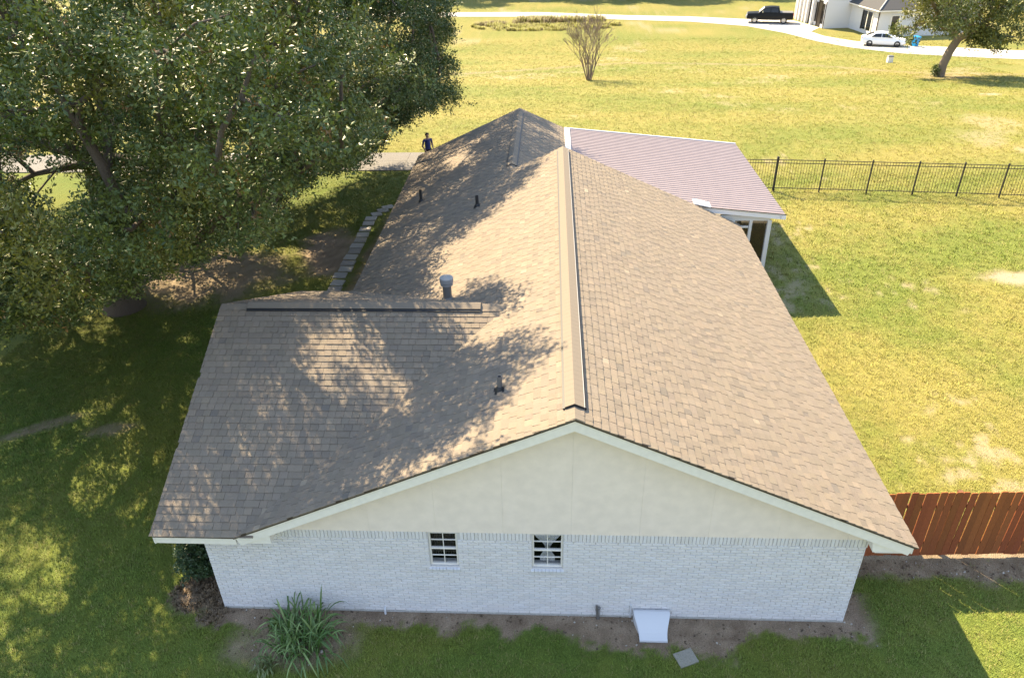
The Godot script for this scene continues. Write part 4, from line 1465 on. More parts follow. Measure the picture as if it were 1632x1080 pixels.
func build_bare_bush() -> void:
	var t := thing("bare_bush", "leafless many-stemmed bush standing alone on the sunlit lawn", "bush", Vector3(9.76, land(9.76, -56.77), -56.77))
	for i in 16:
		var stem := MB.new()
		var a := i * 2.4
		var lean := 0.1 + 0.32 * sqrt((i + 0.5) / 20.0)
		var tops := [[Vector3(cos(a) * 0.14, -0.1, sin(a) * 0.14), Vector3(cos(a) * lean, 1.0, sin(a) * lean).normalized(), 2.1, 0.05, 0]]
		while tops.size():
			var q: Array = tops.pop_back()
			var p: Vector3 = q[0]
			var d: Vector3 = q[1]
			var len_: float = q[2]
			var r: float = q[3]
			var path := [p]
			var rr := [r]
			for s in 3:
				d = (d + Vector3(rng.randf_range(-1, 1), 0.25, rng.randf_range(-1, 1)) * 0.11).normalized()
				p += d * len_ / 3.0
				path.append(p)
				rr.append(lerpf(r, r * 0.62, (s + 1) / 3.0))
			stem.ring(path, rr, 5 if q[4] < 2 else 3, false)
			if q[4] < 5:
				for k in (2 if q[4] < 3 else 3):
					var out := (d + Vector3(rng.randf_range(-1, 1), rng.randf_range(-0.25, 0.45), rng.randf_range(-1, 1)) * 0.62).normalized()
					tops.append([p if k else path[2], out, len_ * rng.randf_range(0.55, 0.75), maxf(r * 0.6, 0.011), q[4] + 1])
		part("stem", stem, M.pale_bark, t)
	# tall weeds round the far hollow
	var places := []
	var tints := PackedColorArray()
	for i in 5200:
		var f := rng.randf()
		var x := lerpf(-4.0, 15.6, f)
		var mid := -97.0
		var half := 4.2 * sqrt(maxf(0.0, 1.0 - pow(absf(f - 0.5) * 2.0, 2.5)))
		var z := mid + rng.randf_range(-1, 1) * half
		if noise_b.get_noise_2d(x * 0.5, z * 0.5) < -0.22 + 0.4 * absf(f - 0.5): continue
		var s := rng.randf_range(0.7, 1.3) * (1.2 if z < mid - 1.0 and f > 0.3 else 0.6)
		places.append(Transform3D(Basis(Vector3.UP, rng.randf() * TAU).scaled(Vector3(s, s, s)), Vector3(x, land(x, z), z)))
		var k := rng.randf_range(0.7, 1.3)
		var brown := rng.randf() < (0.55 if z < mid - 0.5 else 0.15)
		tints.append(Color(0.2 * k, 0.15 * k, 0.09 * k) if brown else Color(0.32 * k, 0.31 * k, 0.06 * k))
	tag(scatter("tall_weeds", make_tuft(9, 0.75, 0.2, 0.022, 91), M.grass, places, tints), "tall yellow and brown weeds in the hollow before the pale drive", "weeds", "", "stuff")


# ---------------------------------------------------------------- the neighbour's place
func build_neighbour() -> void:
	var t := thing("neighbour_house", "white house with dark tall openings and grey hipped roof across the field", "house", Vector3(40.4, -3.9, -91.5), deg_to_rad(7.0))
	var wall := MB.new()
	wall.box(Vector3(5.0, 2.5, -4.6), Vector3(10.0, 5.4, 9.2))
	part("wall", wall, M.neighbour_wall, t)
	var wall2 := MB.new()
	wall2.box(Vector3(9.4, 1.4, 3.5), Vector3(12.4, 3.2, 7.0))
	part("wall", wall2, M.neighbour_wall, t)
	var hip := func(x0: float, x1: float, z0: float, z1: float, y: float, rise: float) -> MB:
		var mb := MB.new()
		var half: float = minf(x1 - x0, z1 - z0) * 0.5
		var a := Vector3(x0 + half, y + rise, (z0 + z1) * 0.5)
		var b := Vector3(x1 - half, y + rise, (z0 + z1) * 0.5)
		if z1 - z0 > x1 - x0:
			a = Vector3((x0 + x1) * 0.5, y + rise, z1 - half)
			b = Vector3((x0 + x1) * 0.5, y + rise, z0 + half)
		var p := [Vector3(x0, y, z1), Vector3(x1, y, z1), Vector3(x1, y, z0), Vector3(x0, y, z0)]
		if z1 - z0 > x1 - x0:
			mb.tri(p[0], p[1], a)
			mb.quad(p[1], p[2], b, a)
			mb.tri(p[2], p[3], b)
			mb.quad(p[3], p[0], a, b)
		else:
			mb.quad(p[0], p[1], b, a)
			mb.tri(p[1], p[2], b)
			mb.quad(p[2], p[3], a, b)
			mb.tri(p[3], p[0], a)
		for i in 4:
			var q: Vector3 = p[i]
			var r: Vector3 = p[(i + 1) % 4]
			mb.quad(q - Vector3(0, 0.06, 0), r - Vector3(0, 0.06, 0), r, q)
		mb.quad(p[3] - Vector3(0, 0.06, 0), p[2] - Vector3(0, 0.06, 0), p[1] - Vector3(0, 0.06, 0), p[0] - Vector3(0, 0.06, 0))
		return mb
	part("roof", hip.call(-0.5, 10.5, -9.7, 0.5, 5.2, 3.4), M.neighbour_roof, t)
	part("roof", hip.call(2.75, 16.05, -0.4, 7.45, 3.0, 2.4), M.neighbour_roof, t)
	var fas := MB.new()
	fas.box(Vector3(9.4, 2.87, 7.42), Vector3(13.2, 0.14, 0.06))
	fas.box(Vector3(2.78, 2.87, 3.55), Vector3(0.06, 0.14, 7.7))
	part("fascia", fas, M.trim_white, t)
	# pale cap along the hip nearest the corner
	var cap := MB.new()
	cap.ring([Vector3(2.75, 3.03, 7.45), Vector3(6.6, 5.4, 3.53)], [0.07, 0.07], 5)
	part("hip_cap", cap, M.flange, t)
	# front openings on the face towards the drive, from the near corner backwards
	for q in [[0.75, 0.45, 0.5, 2.7, false], [1.65, 0.95, 0.0, 3.0, true], [2.5, 0.42, 0.55, 2.7, false], [4.1, 1.15, 0.0, 2.75, true], [5.3, 0.42, 0.5, 2.75, false], [6.3, 1.0, 0.0, 3.1, true], [7.3, 0.45, 0.5, 2.75, false], [8.3, 0.9, 0.0, 3.1, true]]:
		var w := Node3D.new()
		w.name = "door" if q[4] else "window"
		t.add_child(w, true)
		var g := MB.new()
		g.box(Vector3(-0.01, (q[2] + q[3]) * 0.5, -q[0]), Vector3(0.06, q[3] - q[2], q[1] - 0.12))
		part("panel" if q[4] else "pane", g, M.dark_door if q[4] else M.dark_glass, w)
		var f := MB.new()
		for s in [-1.0, 1.0]:
			f.box(Vector3(-0.04, (q[2] + q[3]) * 0.5, -q[0] + s * q[1] * 0.5), Vector3(0.1, q[3] - q[2] + 0.1, 0.1))
		f.box(Vector3(-0.045, q[3] + 0.02, -q[0]), Vector3(0.1, 0.1, q[1] + 0.1))
		part("frame", f, M.dark_door, w)
	for z in [-3.2, -4.75, -5.75, -6.85, -7.75]:
		var p := MB.new()
		p.box(Vector3(-0.25, 1.9, z), Vector3(0.34, 4.2, 0.34))
		part("pillar", p, M.neighbour_wall, t)
	for q in [Vector3(-0.03, 0, -0.12), Vector3(3.12, 0, 6.9)]:
		var d := MB.new()
		d.box(q + Vector3(0, 1.5, 0), Vector3(0.09, 3.1, 0.09))
		part("downspout", d, M.dark_door, t)
	# openings of the low wing
	var w1 := Node3D.new()
	w1.name = "window"
	t.add_child(w1, true)
	var g1 := MB.new()
	g1.box(Vector3(3.19, 1.45, 4.3), Vector3(0.06, 2.0, 2.2))
	part("pane", g1, M.dark_glass, w1)
	for z in [3.1, 4.3, 5.5]:
		var f := MB.new()
		f.box(Vector3(3.15, 1.45, z), Vector3(0.09, 2.1, 0.12))
		part("frame", f, M.trim_white if z > 4 else M.dark_door, w1)
	var w2 := Node3D.new()
	w2.name = "door"
	t.add_child(w2, true)
	var g2 := MB.new()
	g2.box(Vector3(5.1, 1.15, 7.01), Vector3(0.85, 2.2, 0.06))
	part("panel", g2, M.dark_glass, w2)
	var f2 := MB.new()
	for s in [-1.0, 1.0]:
		f2.box(Vector3(5.1 + s * 0.5, 1.15, 7.03), Vector3(0.14, 2.3, 0.08))
	f2.box(Vector3(5.1, 2.33, 7.03), Vector3(1.14, 0.12, 0.08))
	part("frame", f2, M.trim_white, w2)


func wheel(parent: Node3D, at: Vector3, r: float, w: float, rim_m: Material) -> void:
	var n := Node3D.new()
	n.name = "wheel"
	parent.add_child(n, true)
	n.position = at
	n.rotation.x = PI / 2 * signf(at.z)
	var ty := MB.new()
	ty.lathe(Vector3.ZERO, [Vector2(r * 0.6, -w * 0.5), Vector2(r * 0.94, -w * 0.5), Vector2(r, -w * 0.3), Vector2(r, w * 0.3), Vector2(r * 0.94, w * 0.5), Vector2(r * 0.62, w * 0.5)], 20)
	part("tyre", ty, M.tyre, n)
	var ri := MB.new()
	ri.lathe(Vector3.ZERO, [Vector2(r * 0.63, w * 0.1), Vector2(r * 0.63, w * 0.46), Vector2(r * 0.55, w * 0.47), Vector2(r * 0.5, w * 0.3), Vector2(r * 0.18, w * 0.36), Vector2(0, w * 0.38)], 20)
	for k in 5:
		var a := TAU * k / 5.0
		ri.box(Vector3(cos(a) * r * 0.34, w * 0.4, sin(a) * r * 0.34), Vector3(r * 0.44, w * 0.08, r * 0.13), Basis(Vector3.UP, -a))
	part("rim", ri, rim_m, n)


# a ring of body section at x: from y0 to y1, half width w at the waist and wt at the top
func section(x: float, y0: float, y1: float, w: float, wt: float, waist := 0.55) -> Array:
	var ym := lerpf(y0, y1, waist)
	return [Vector3(x, y0, -w * 0.9), Vector3(x, y0 + (ym - y0) * 0.3, -w), Vector3(x, ym, -w), Vector3(x, y1 - 0.04, -wt), Vector3(x, y1, -wt * 0.9), Vector3(x, y1 + 0.015, 0), Vector3(x, y1, wt * 0.9), Vector3(x, y1 - 0.04, wt), Vector3(x, ym, w), Vector3(x, y0 + (ym - y0) * 0.3, w), Vector3(x, y0, w * 0.9), Vector3(x, y0 - 0.01, 0)]


func build_vehicles() -> void:
	# black pickup, nose towards -x
	var t := thing("pickup_truck", "black four-door pickup truck parked on the pale drive by the white house", "truck", Vector3(35.0, -3.87, -96.6), deg_to_rad(-14.0))
	var body := MB.new()
	body.loft([section(-2.9, 0.62, 1.08, 0.86, 0.8), section(-2.78, 0.5, 1.2, 0.96, 0.9), section(-2.0, 0.48, 1.24, 1.0, 0.93), section(-1.3, 0.46, 1.28, 1.0, 0.94), section(0.9, 0.46, 1.3, 1.0, 0.95), section(1.0, 0.46, 1.32, 1.0, 0.96), section(2.75, 0.52, 1.32, 1.0, 0.96), section(2.88, 0.56, 1.28, 0.96, 0.92)])
	part("body", body, M.black_paint, t)
	var cab := MB.new()
	cab.loft([section(-1.45, 1.25, 1.3, 0.92, 0.86, 0.1), section(-0.75, 1.25, 1.9, 0.94, 0.74, 0.1), section(0.1, 1.25, 1.98, 0.94, 0.75, 0.1), section(1.0, 1.25, 1.94, 0.94, 0.75, 0.1), section(1.22, 1.25, 1.34, 0.93, 0.86, 0.1)])
	part("cab", cab, M.black_paint, t)
	for s in [-1.0, 1.0]:
		for q in [[Vector2(-1.05, 1.36), Vector2(-0.02, 1.36), Vector2(-0.02, 1.84), Vector2(-0.66, 1.82)], [Vector2(0.06, 1.36), Vector2(0.98, 1.36), Vector2(0.92, 1.83), Vector2(0.06, 1.85)]]:
			var g := MB.new()
			var ring_in := []
			var ring_out := []
			for v in q:
				var w: float = lerpf(0.93, 0.77, (v.y - 1.31) / 0.6) * s
				ring_out.append(Vector3(v.x, v.y, w + s * 0.02))
				ring_in.append(Vector3(v.x, v.y, w - s * 0.05))
			g.loft([ring_in, ring_out] if s > 0 else [ring_out, ring_in])
			part("window", g, M.dark_glass, t)
		var mir := MB.new()
		mir.box(Vector3(-0.95, 1.42, s * 1.08), Vector3(0.12, 0.22, 0.2))
		part("mirror", mir, M.alloy, t)
		var h := MB.new()
		h.box(Vector3(-2.84, 1.0, s * 0.74), Vector3(0.16, 0.22, 0.3))
		part("headlight", h, M.lamp_glass, t)
		var tl := MB.new()
		tl.box(Vector3(2.84, 1.08, s * 0.88), Vector3(0.12, 0.36, 0.16))
		part("tail_light", tl, M.tail_red, t)
		var step := MB.new()
		step.box(Vector3(-0.1, 0.47, s * 1.0), Vector3(2.0, 0.06, 0.14))
		part("step_bar", step, M.alloy, t)
		for x in [-1.85, 1.75]:
			wheel(t, Vector3(x, 0.42, s * 0.88), 0.42, 0.28, M.alloy)
	var ws := MB.new()
	ws.quad(Vector3(-1.4, 1.365, -0.78), Vector3(-1.4, 1.365, 0.78), Vector3(-0.8, 1.885, 0.66), Vector3(-0.8, 1.885, -0.66))
	part("windshield", ws, M.lamp_glass, t)
	var bed := MB.new()
	bed.box(Vector3(1.95, 1.335, 0), Vector3(1.7, 0.03, 1.66))
	part("bed_cover", bed, M.galvanised, t)
	var bp := MB.new()
	bp.box(Vector3(-2.94, 0.68, 0), Vector3(0.16, 0.26, 1.86))
	part("bumper", bp, M.alloy, t)
	var gr := MB.new()
	gr.box(Vector3(-2.9, 0.98, 0), Vector3(0.06, 0.3, 1.1))
	part("grille", gr, M.alloy, t)
	# white sedan, nose towards +x
	var c := thing("sedan", "white four-door sedan with dark wheels parked on the pale drive", "car", Vector3(43.2, land(43.2, -79.6) + 0.03, -79.6), deg_to_rad(-20.0))
	var cb := MB.new()
	cb.loft([section(-2.3, 0.45, 0.86, 0.7, 0.66), section(-2.15, 0.3, 0.98, 0.84, 0.76), section(-1.3, 0.24, 1.0, 0.9, 0.8), section(0.0, 0.22, 0.95, 0.9, 0.8), section(1.0, 0.22, 0.93, 0.9, 0.8), section(1.9, 0.26, 0.82, 0.86, 0.74), section(2.25, 0.34, 0.68, 0.72, 0.62)])
	part("body", cb, M.white_car_paint, c)
	var top := MB.new()
	top.loft([section(-1.95, 0.92, 0.98, 0.74, 0.68, 0.1), section(-1.0, 0.9, 1.38, 0.84, 0.6, 0.12), section(-0.3, 0.9, 1.44, 0.86, 0.6, 0.12), section(0.3, 0.9, 1.4, 0.86, 0.6, 0.12), section(1.2, 0.86, 0.95, 0.8, 0.7, 0.1)])
	part("roof", top, M.white_car_paint, c)
	var fw := MB.new()
	fw.quad(Vector3(1.12, 0.985, 0.62), Vector3(1.12, 0.985, -0.62), Vector3(0.4, 1.405, -0.52), Vector3(0.4, 1.405, 0.52))
	part("windshield", fw, M.dark_glass, c)
	var bw := MB.new()
	bw.quad(Vector3(-1.85, 1.035, -0.55), Vector3(-1.85, 1.035, 0.55), Vector3(-1.08, 1.375, 0.5), Vector3(-1.08, 1.375, -0.5))
	part("rear_window", bw, M.dark_glass, c)
	for s in [-1.0, 1.0]:
		for q in [[Vector2(-1.3, 1.0), Vector2(-0.3, 0.99), Vector2(-0.3, 1.34), Vector2(-0.92, 1.3)], [Vector2(-0.24, 0.99), Vector2(0.85, 0.97), Vector2(0.3, 1.31), Vector2(-0.24, 1.34)]]:
			var g := MB.new()
			var ring_in := []
			var ring_out := []
			for v in q:
				var w: float = lerpf(0.855, 0.63, (v.y - 0.965) / 0.44) * s
				ring_out.append(Vector3(v.x, v.y, w + s * 0.012))
				ring_in.append(Vector3(v.x, v.y, w - s * 0.05))
			g.loft([ring_in, ring_out] if s > 0 else [ring_out, ring_in])
			part("window", g, M.dark_glass, c)
		var h := MB.new()
		h.box(Vector3(2.12, 0.66, s * 0.6), Vector3(0.22, 0.12, 0.26))
		part("headlight", h, M.lamp_glass, c)
		var tl := MB.new()
		tl.box(Vector3(-2.2, 0.84, s * 0.62), Vector3(0.14, 0.12, 0.28))
		part("tail_light", tl, M.tail_red, c)
		for x in [-1.38, 1.4]:
			wheel(c, Vector3(x, 0.33, s * 0.8), 0.33, 0.22, M.dark_alloy)
	# blue wheeled bin
	var b := thing("wheeled_bin", "bright blue wheeled bin standing at the edge of the pale drive", "bin", Vector3(46.4, land(46.4, -78.9), -78.9), 0.3)
	var bb := MB.new()
	bb.loft([[Vector3(-0.22, 0.05, 0.24), Vector3(0.22, 0.05, 0.24), Vector3(0.22, 0.05, -0.24), Vector3(-0.22, 0.05, -0.24)], [Vector3(-0.29, 0.98, 0.32), Vector3(0.29, 0.98, 0.32), Vector3(0.29, 0.98, -0.32), Vector3(-0.29, 0.98, -0.32)]])
	part("tub", bb, M.bin_blue, b)
	var lid := MB.new()
	lid.box(Vector3(0, 1.02, 0.02), Vector3(0.64, 0.08, 0.72), Basis(Vector3.RIGHT, 0.08))
	part("lid", lid, M.bin_blue, b)
	for s in [-1.0, 1.0]:
		var wn := MB.new()
		wn.lathe(Vector3(s * 0.24, 0.12, -0.28), [Vector2(0, -0.03), Vector2(0.12, -0.03), Vector2(0.12, 0.03), Vector2(0, 0.03)], 14, Basis(Vector3.BACK, PI / 2))
		part("wheel", wn, M.tyre, b)
	# utility pedestal
	var u := thing("utility_pedestal", "small white utility pedestal standing on the far lawn", "utility box", Vector3(39.3, land(39.3, -67.64), -67.64))
	var ub := MB.new()
	ub.loft([[Vector3(-0.25, -0.05, 0.2), Vector3(0.25, -0.05, 0.2), Vector3(0.25, -0.05, -0.2), Vector3(-0.25, -0.05, -0.2)], [Vector3(-0.23, 0.55, 0.19), Vector3(0.23, 0.55, 0.19), Vector3(0.23, 0.55, -0.19), Vector3(-0.23, 0.55, -0.19)]])
	part("cabinet", ub, M.white_metal, u)
	var uc := MB.new()
	uc.loft([[Vector3(-0.27, 0.55, 0.23), Vector3(0.27, 0.55, 0.23), Vector3(0.27, 0.55, -0.23), Vector3(-0.27, 0.55, -0.23)], [Vector3(-0.2, 0.66, 0.15), Vector3(0.2, 0.66, 0.15), Vector3(0.2, 0.66, -0.15), Vector3(-0.2, 0.66, -0.15)]])
	part("cap", uc, M.galvanised, u)


# ---------------------------------------------------------------- the person
func capsule(p: Vector3, a: Vector3, b: Vector3, ra: float, rb: float) -> float:
	var ab := b - a
	var t := clampf((p - a).dot(ab) / ab.length_squared(), 0.0, 1.0)
	return (p - a - ab * t).length() - lerpf(ra, rb, t)


func build_person() -> void:
	var t := thing("person", "person in dark blue shirt and dark shorts standing beyond the far eave", "person", Vector3(0.35, land(0.35, -26.95) + 0.045, -26.95), deg_to_rad(35.0))
	var bones := [  # from, to, radii
		[Vector3(0, 0.95, 0), Vector3(0, 1.2, 0.01), 0.14, 0.14], [Vector3(0, 1.2, 0.01), Vector3(0, 1.4, 0), 0.145, 0.13], [Vector3(-0.13, 1.43, 0), Vector3(0.13, 1.43, 0), 0.075, 0.075], [Vector3(0, 1.45, 0), Vector3(0, 1.56, 0.01), 0.058, 0.052],
		[Vector3(0, 1.62, 0.02), Vector3(0, 1.69, 0.01), 0.082, 0.095], [Vector3(0, 1.6, 0.085), Vector3(0, 1.635, 0.105), 0.02, 0.014],
		[Vector3(-0.1, 0.93, 0), Vector3(-0.105, 0.5, 0.01), 0.1, 0.06], [Vector3(0.1, 0.93, 0), Vector3(0.11, 0.5, 0.03), 0.1, 0.06],
		[Vector3(-0.105, 0.5, 0.01), Vector3(-0.11, 0.09, -0.03), 0.062, 0.04], [Vector3(0.11, 0.5, 0.03), Vector3(0.12, 0.09, 0.0), 0.062, 0.04],
		[Vector3(-0.11, 0.05, -0.04), Vector3(-0.13, 0.04, 0.14), 0.045, 0.036], [Vector3(0.12, 0.05, -0.01), Vector3(0.15, 0.04, 0.17), 0.045, 0.036],
		[Vector3(-0.2, 1.42, 0), Vector3(-0.27, 1.13, -0.03), 0.056, 0.044], [Vector3(0.2, 1.42, 0), Vector3(0.27, 1.13, -0.03), 0.056, 0.044],
		[Vector3(-0.27, 1.13, -0.03), Vector3(-0.22, 0.95, 0.16), 0.042, 0.03], [Vector3(0.27, 1.13, -0.03), Vector3(0.22, 0.95, 0.16), 0.042, 0.03],
		[Vector3(-0.22, 0.95, 0.16), Vector3(-0.2, 0.9, 0.22), 0.03, 0.032], [Vector3(0.22, 0.95, 0.16), Vector3(0.2, 0.9, 0.22), 0.03, 0.032],
		[Vector3(-0.088, 1.655, 0.0), Vector3(-0.092, 1.69, -0.01), 0.016, 0.018], [Vector3(0.088, 1.655, 0.0), Vector3(0.092, 1.69, -0.01), 0.016, 0.018]]
	var h := 0.018
	var lo := Vector3(-0.36, -0.02, -0.2)
	var nx := 40
	var ny := 103
	var nz := 28
	var f := PackedFloat32Array()
	f.resize(nx * ny * nz)
	f.fill(1.0)
	for b in bones:
		var m: float = maxf(b[2], b[3]) + 0.06
		var p0: Vector3 = (Vector3(minf(b[0].x, b[1].x), minf(b[0].y, b[1].y), minf(b[0].z, b[1].z)) - Vector3.ONE * m - lo) / h
		var p1: Vector3 = (Vector3(maxf(b[0].x, b[1].x), maxf(b[0].y, b[1].y), maxf(b[0].z, b[1].z)) + Vector3.ONE * m - lo) / h
		for y in range(maxi(0, int(p0.y)), mini(ny, int(p1.y) + 1)):
			for z in range(maxi(0, int(p0.z)), mini(nz, int(p1.z) + 1)):
				for x in range(maxi(0, int(p0.x)), mini(nx, int(p1.x) + 1)):
					var d := capsule(lo + Vector3(x, y, z) * h, b[0], b[1], b[2], b[3])
					var i := (y * nz + z) * nx + x
					var k := clampf(0.5 + 0.5 * (f[i] - d) / 0.025, 0.0, 1.0)
					f[i] = lerpf(f[i], d, k) - 0.025 * k * (1.0 - k)
	var mb := MB.new()
	var cell := {}
	var steps := [Vector3i(0, 0, 0), Vector3i(1, 0, 0), Vector3i(0, 1, 0), Vector3i(1, 1, 0), Vector3i(0, 0, 1), Vector3i(1, 0, 1), Vector3i(0, 1, 1), Vector3i(1, 1, 1)]
	var edges := [[0, 1], [2, 3], [4, 5], [6, 7], [0, 2], [1, 3], [4, 6], [5, 7], [0, 4], [1, 5], [2, 6], [3, 7]]
	var at := func(x: int, y: int, z: int) -> float: return f[(y * nz + z) * nx + x]
	for y in ny - 1:
		for z in nz - 1:
			for x in nx - 1:
				var base := (y * nz + z) * nx + x
				if f[base] > 0.06: continue
				var val := []
				var inside := 0
				for s in steps:
					var q: float = f[base + (s.y * nz + s.z) * nx + s.x]
					val.append(q)
					if q < 0: inside += 1
				if inside == 0 or inside == 8: continue
				var mid := Vector3.ZERO
				var n := 0
				for e in edges:
					if (val[e[0]] < 0) != (val[e[1]] < 0):
						mid += Vector3(steps[e[0]]).lerp(Vector3(steps[e[1]]), val[e[0]] / (val[e[0]] - val[e[1]]))
						n += 1
				var grad := Vector3(val[1] + val[3] + val[5] + val[7] - val[0] - val[2] - val[4] - val[6], val[2] + val[3] + val[6] + val[7] - val[0] - val[1] - val[4] - val[5], val[4] + val[5] + val[6] + val[7] - val[0] - val[1] - val[2] - val[3]).normalized()
				var p := lo + (Vector3(x, y, z) + mid / n) * h
				var skin := Color(0.46, 0.28, 0.2)
				var k := skin
				if p.y < 0.09: k = Color(0.05, 0.05, 0.05)
				elif p.y > 0.5 and p.y < 0.98 and absf(p.x) < 0.215 and p.z < 0.15: k = Color(0.03, 0.02, 0.02)
				elif p.y > 0.96 and p.y < 1.47 and (p.y > 1.22 or absf(p.x) < 0.2): k = Color(0.03, 0.04, 0.17)
				elif p.y > 1.67 and p.z < 0.07 or p.y > 1.72 or (p.y > 1.6 and p.z < -0.02): k = Color(0.02, 0.015, 0.012)
				cell[Vector3i(x, y, z)] = mb.v.size()
				mb.v.append(p)
				mb.n.append(grad)
				mb.c.append(k)
	for y in range(1, ny - 1):
		for z in range(1, nz - 1):
			for x in range(1, nx - 1):
				var a: float = f[(y * nz + z) * nx + x]
				if a > 0.06: continue
				for axis in 3:
					var s: Vector3i = [Vector3i(1, 0, 0), Vector3i(0, 1, 0), Vector3i(0, 0, 1)][axis]
					var b: float = f[((y + s.y) * nz + z + s.z) * nx + x + s.x]
					if (a < 0) == (b < 0): continue
					var u: Vector3i = [Vector3i(0, 1, 0), Vector3i(0, 0, 1), Vector3i(1, 0, 0)][axis]
					var w: Vector3i = [Vector3i(0, 0, 1), Vector3i(1, 0, 0), Vector3i(0, 1, 0)][axis]
					var o := Vector3i(x, y, z)
					var q := [o - u - w, o - w, o, o - u]
					if not (cell.has(q[0]) and cell.has(q[1]) and cell.has(q[2]) and cell.has(q[3])): continue
					var id := [cell[q[0]], cell[q[1]], cell[q[2]], cell[q[3]]]
					if a < 0:
						mb.ix.append_array(PackedInt32Array([id[0], id[2], id[1], id[0], id[3], id[2]]))
					else:
						mb.ix.append_array(PackedInt32Array([id[0], id[1], id[2], id[0], id[2], id[3]]))
	for s in [-1.0, 1.0]:  # fingers, curled
		mb.col = Color(0.36, 0.2, 0.13)
		var palm := Vector3(s * 0.2, 0.9, 0.22)
		for k in 4:
			var o := palm + Vector3((k - 1.5) * 0.017, -0.004, 0.02)
			var l: float = [0.034, 0.04, 0.037, 0.029][k]
			mb.ring([o, o + Vector3(0, -0.012, l), o + Vector3(0, -0.04, l + 0.012), o + Vector3(0, -0.055, l - 0.008)], [0.0095, 0.009, 0.0085, 0.007], 6)
		mb.ring([palm + Vector3(-s * 0.025, 0.005, 0.0), palm + Vector3(-s * 0.05, -0.005, 0.02), palm + Vector3(-s * 0.052, -0.02, 0.045)], [0.012, 0.01, 0.008], 6)
	part("body", mb, M.body_cloth, t)


func _ready() -> void:
	# ---- camera
	var cam := Camera3D.new()
	cam.name = "camera"
	cam.position = EYE
	cam.rotation = Vector3(-0.546, 0.057, -0.024)
	cam.fov = 48.78
	cam.near = 0.1
	cam.far = 1500.0
	add_child(cam)
	cam.current = true
	# ---- sky and air
	var env := Environment.new()
	env.background_mode = Environment.BG_SKY
	var sky := Sky.new()
	var sm := ProceduralSkyMaterial.new()
	sm.sky_top_color = Color(0.50, 0.58, 0.70)
	sm.sky_horizon_color = Color(0.67, 0.68, 0.67)
	sm.sky_curve = 0.18
	sm.ground_bottom_color = Color(0.30, 0.32, 0.20)
	sm.ground_horizon_color = Color(0.62, 0.66, 0.62)
	sm.sky_energy_multiplier = 1.0
	sky.sky_material = sm
	env.sky = sky
	env.tonemap_mode = Environment.TONE_MAPPER_LINEAR
	env.tonemap_exposure = 3.5
	env.sdfgi_enabled = true
	env.ssao_enabled = true
	env.ssil_enabled = true
	var we := WorldEnvironment.new()
	we.name = "sky"
	we.environment = env
	add_child(we)
	# ---- sun, beyond the oaks at the left
	var sun := DirectionalLight3D.new()
	sun.name = "sun"
	sun.light_color = Color(1.0, 0.91, 0.76)
	sun.light_energy = 1.6
	sun.light_angular_distance = 0.5
	sun.shadow_enabled = true
	add_child(sun)
	sun.look_at_from_position(Vector3(0, 40, 0), Vector3(0, 40, 0) + SUN_TRAVEL)
	# ---- everything else
	rng.seed = 20241
	for q in [[noise_a, 0.11, 4, 11], [noise_b, 0.55, 4, 12], [noise_c, 1.1, 3, 13]]:
		q[0].noise_type = FastNoiseLite.TYPE_SIMPLEX_SMOOTH
		q[0].frequency = q[1]
		q[0].fractal_octaves = q[2]
		q[0].seed = q[3]
	make_materials()
	build_ground()
	build_roads()
	build_house()
	build_patio()
	build_wood_fence()
	build_iron_fence()
	build_neighbour()
	build_oaks()
	build_far_trees()
	build_bare_bush()
	build_vehicles()
	build_small_things()
	build_plants()
	build_person()
	build_grass()
	build_clods()


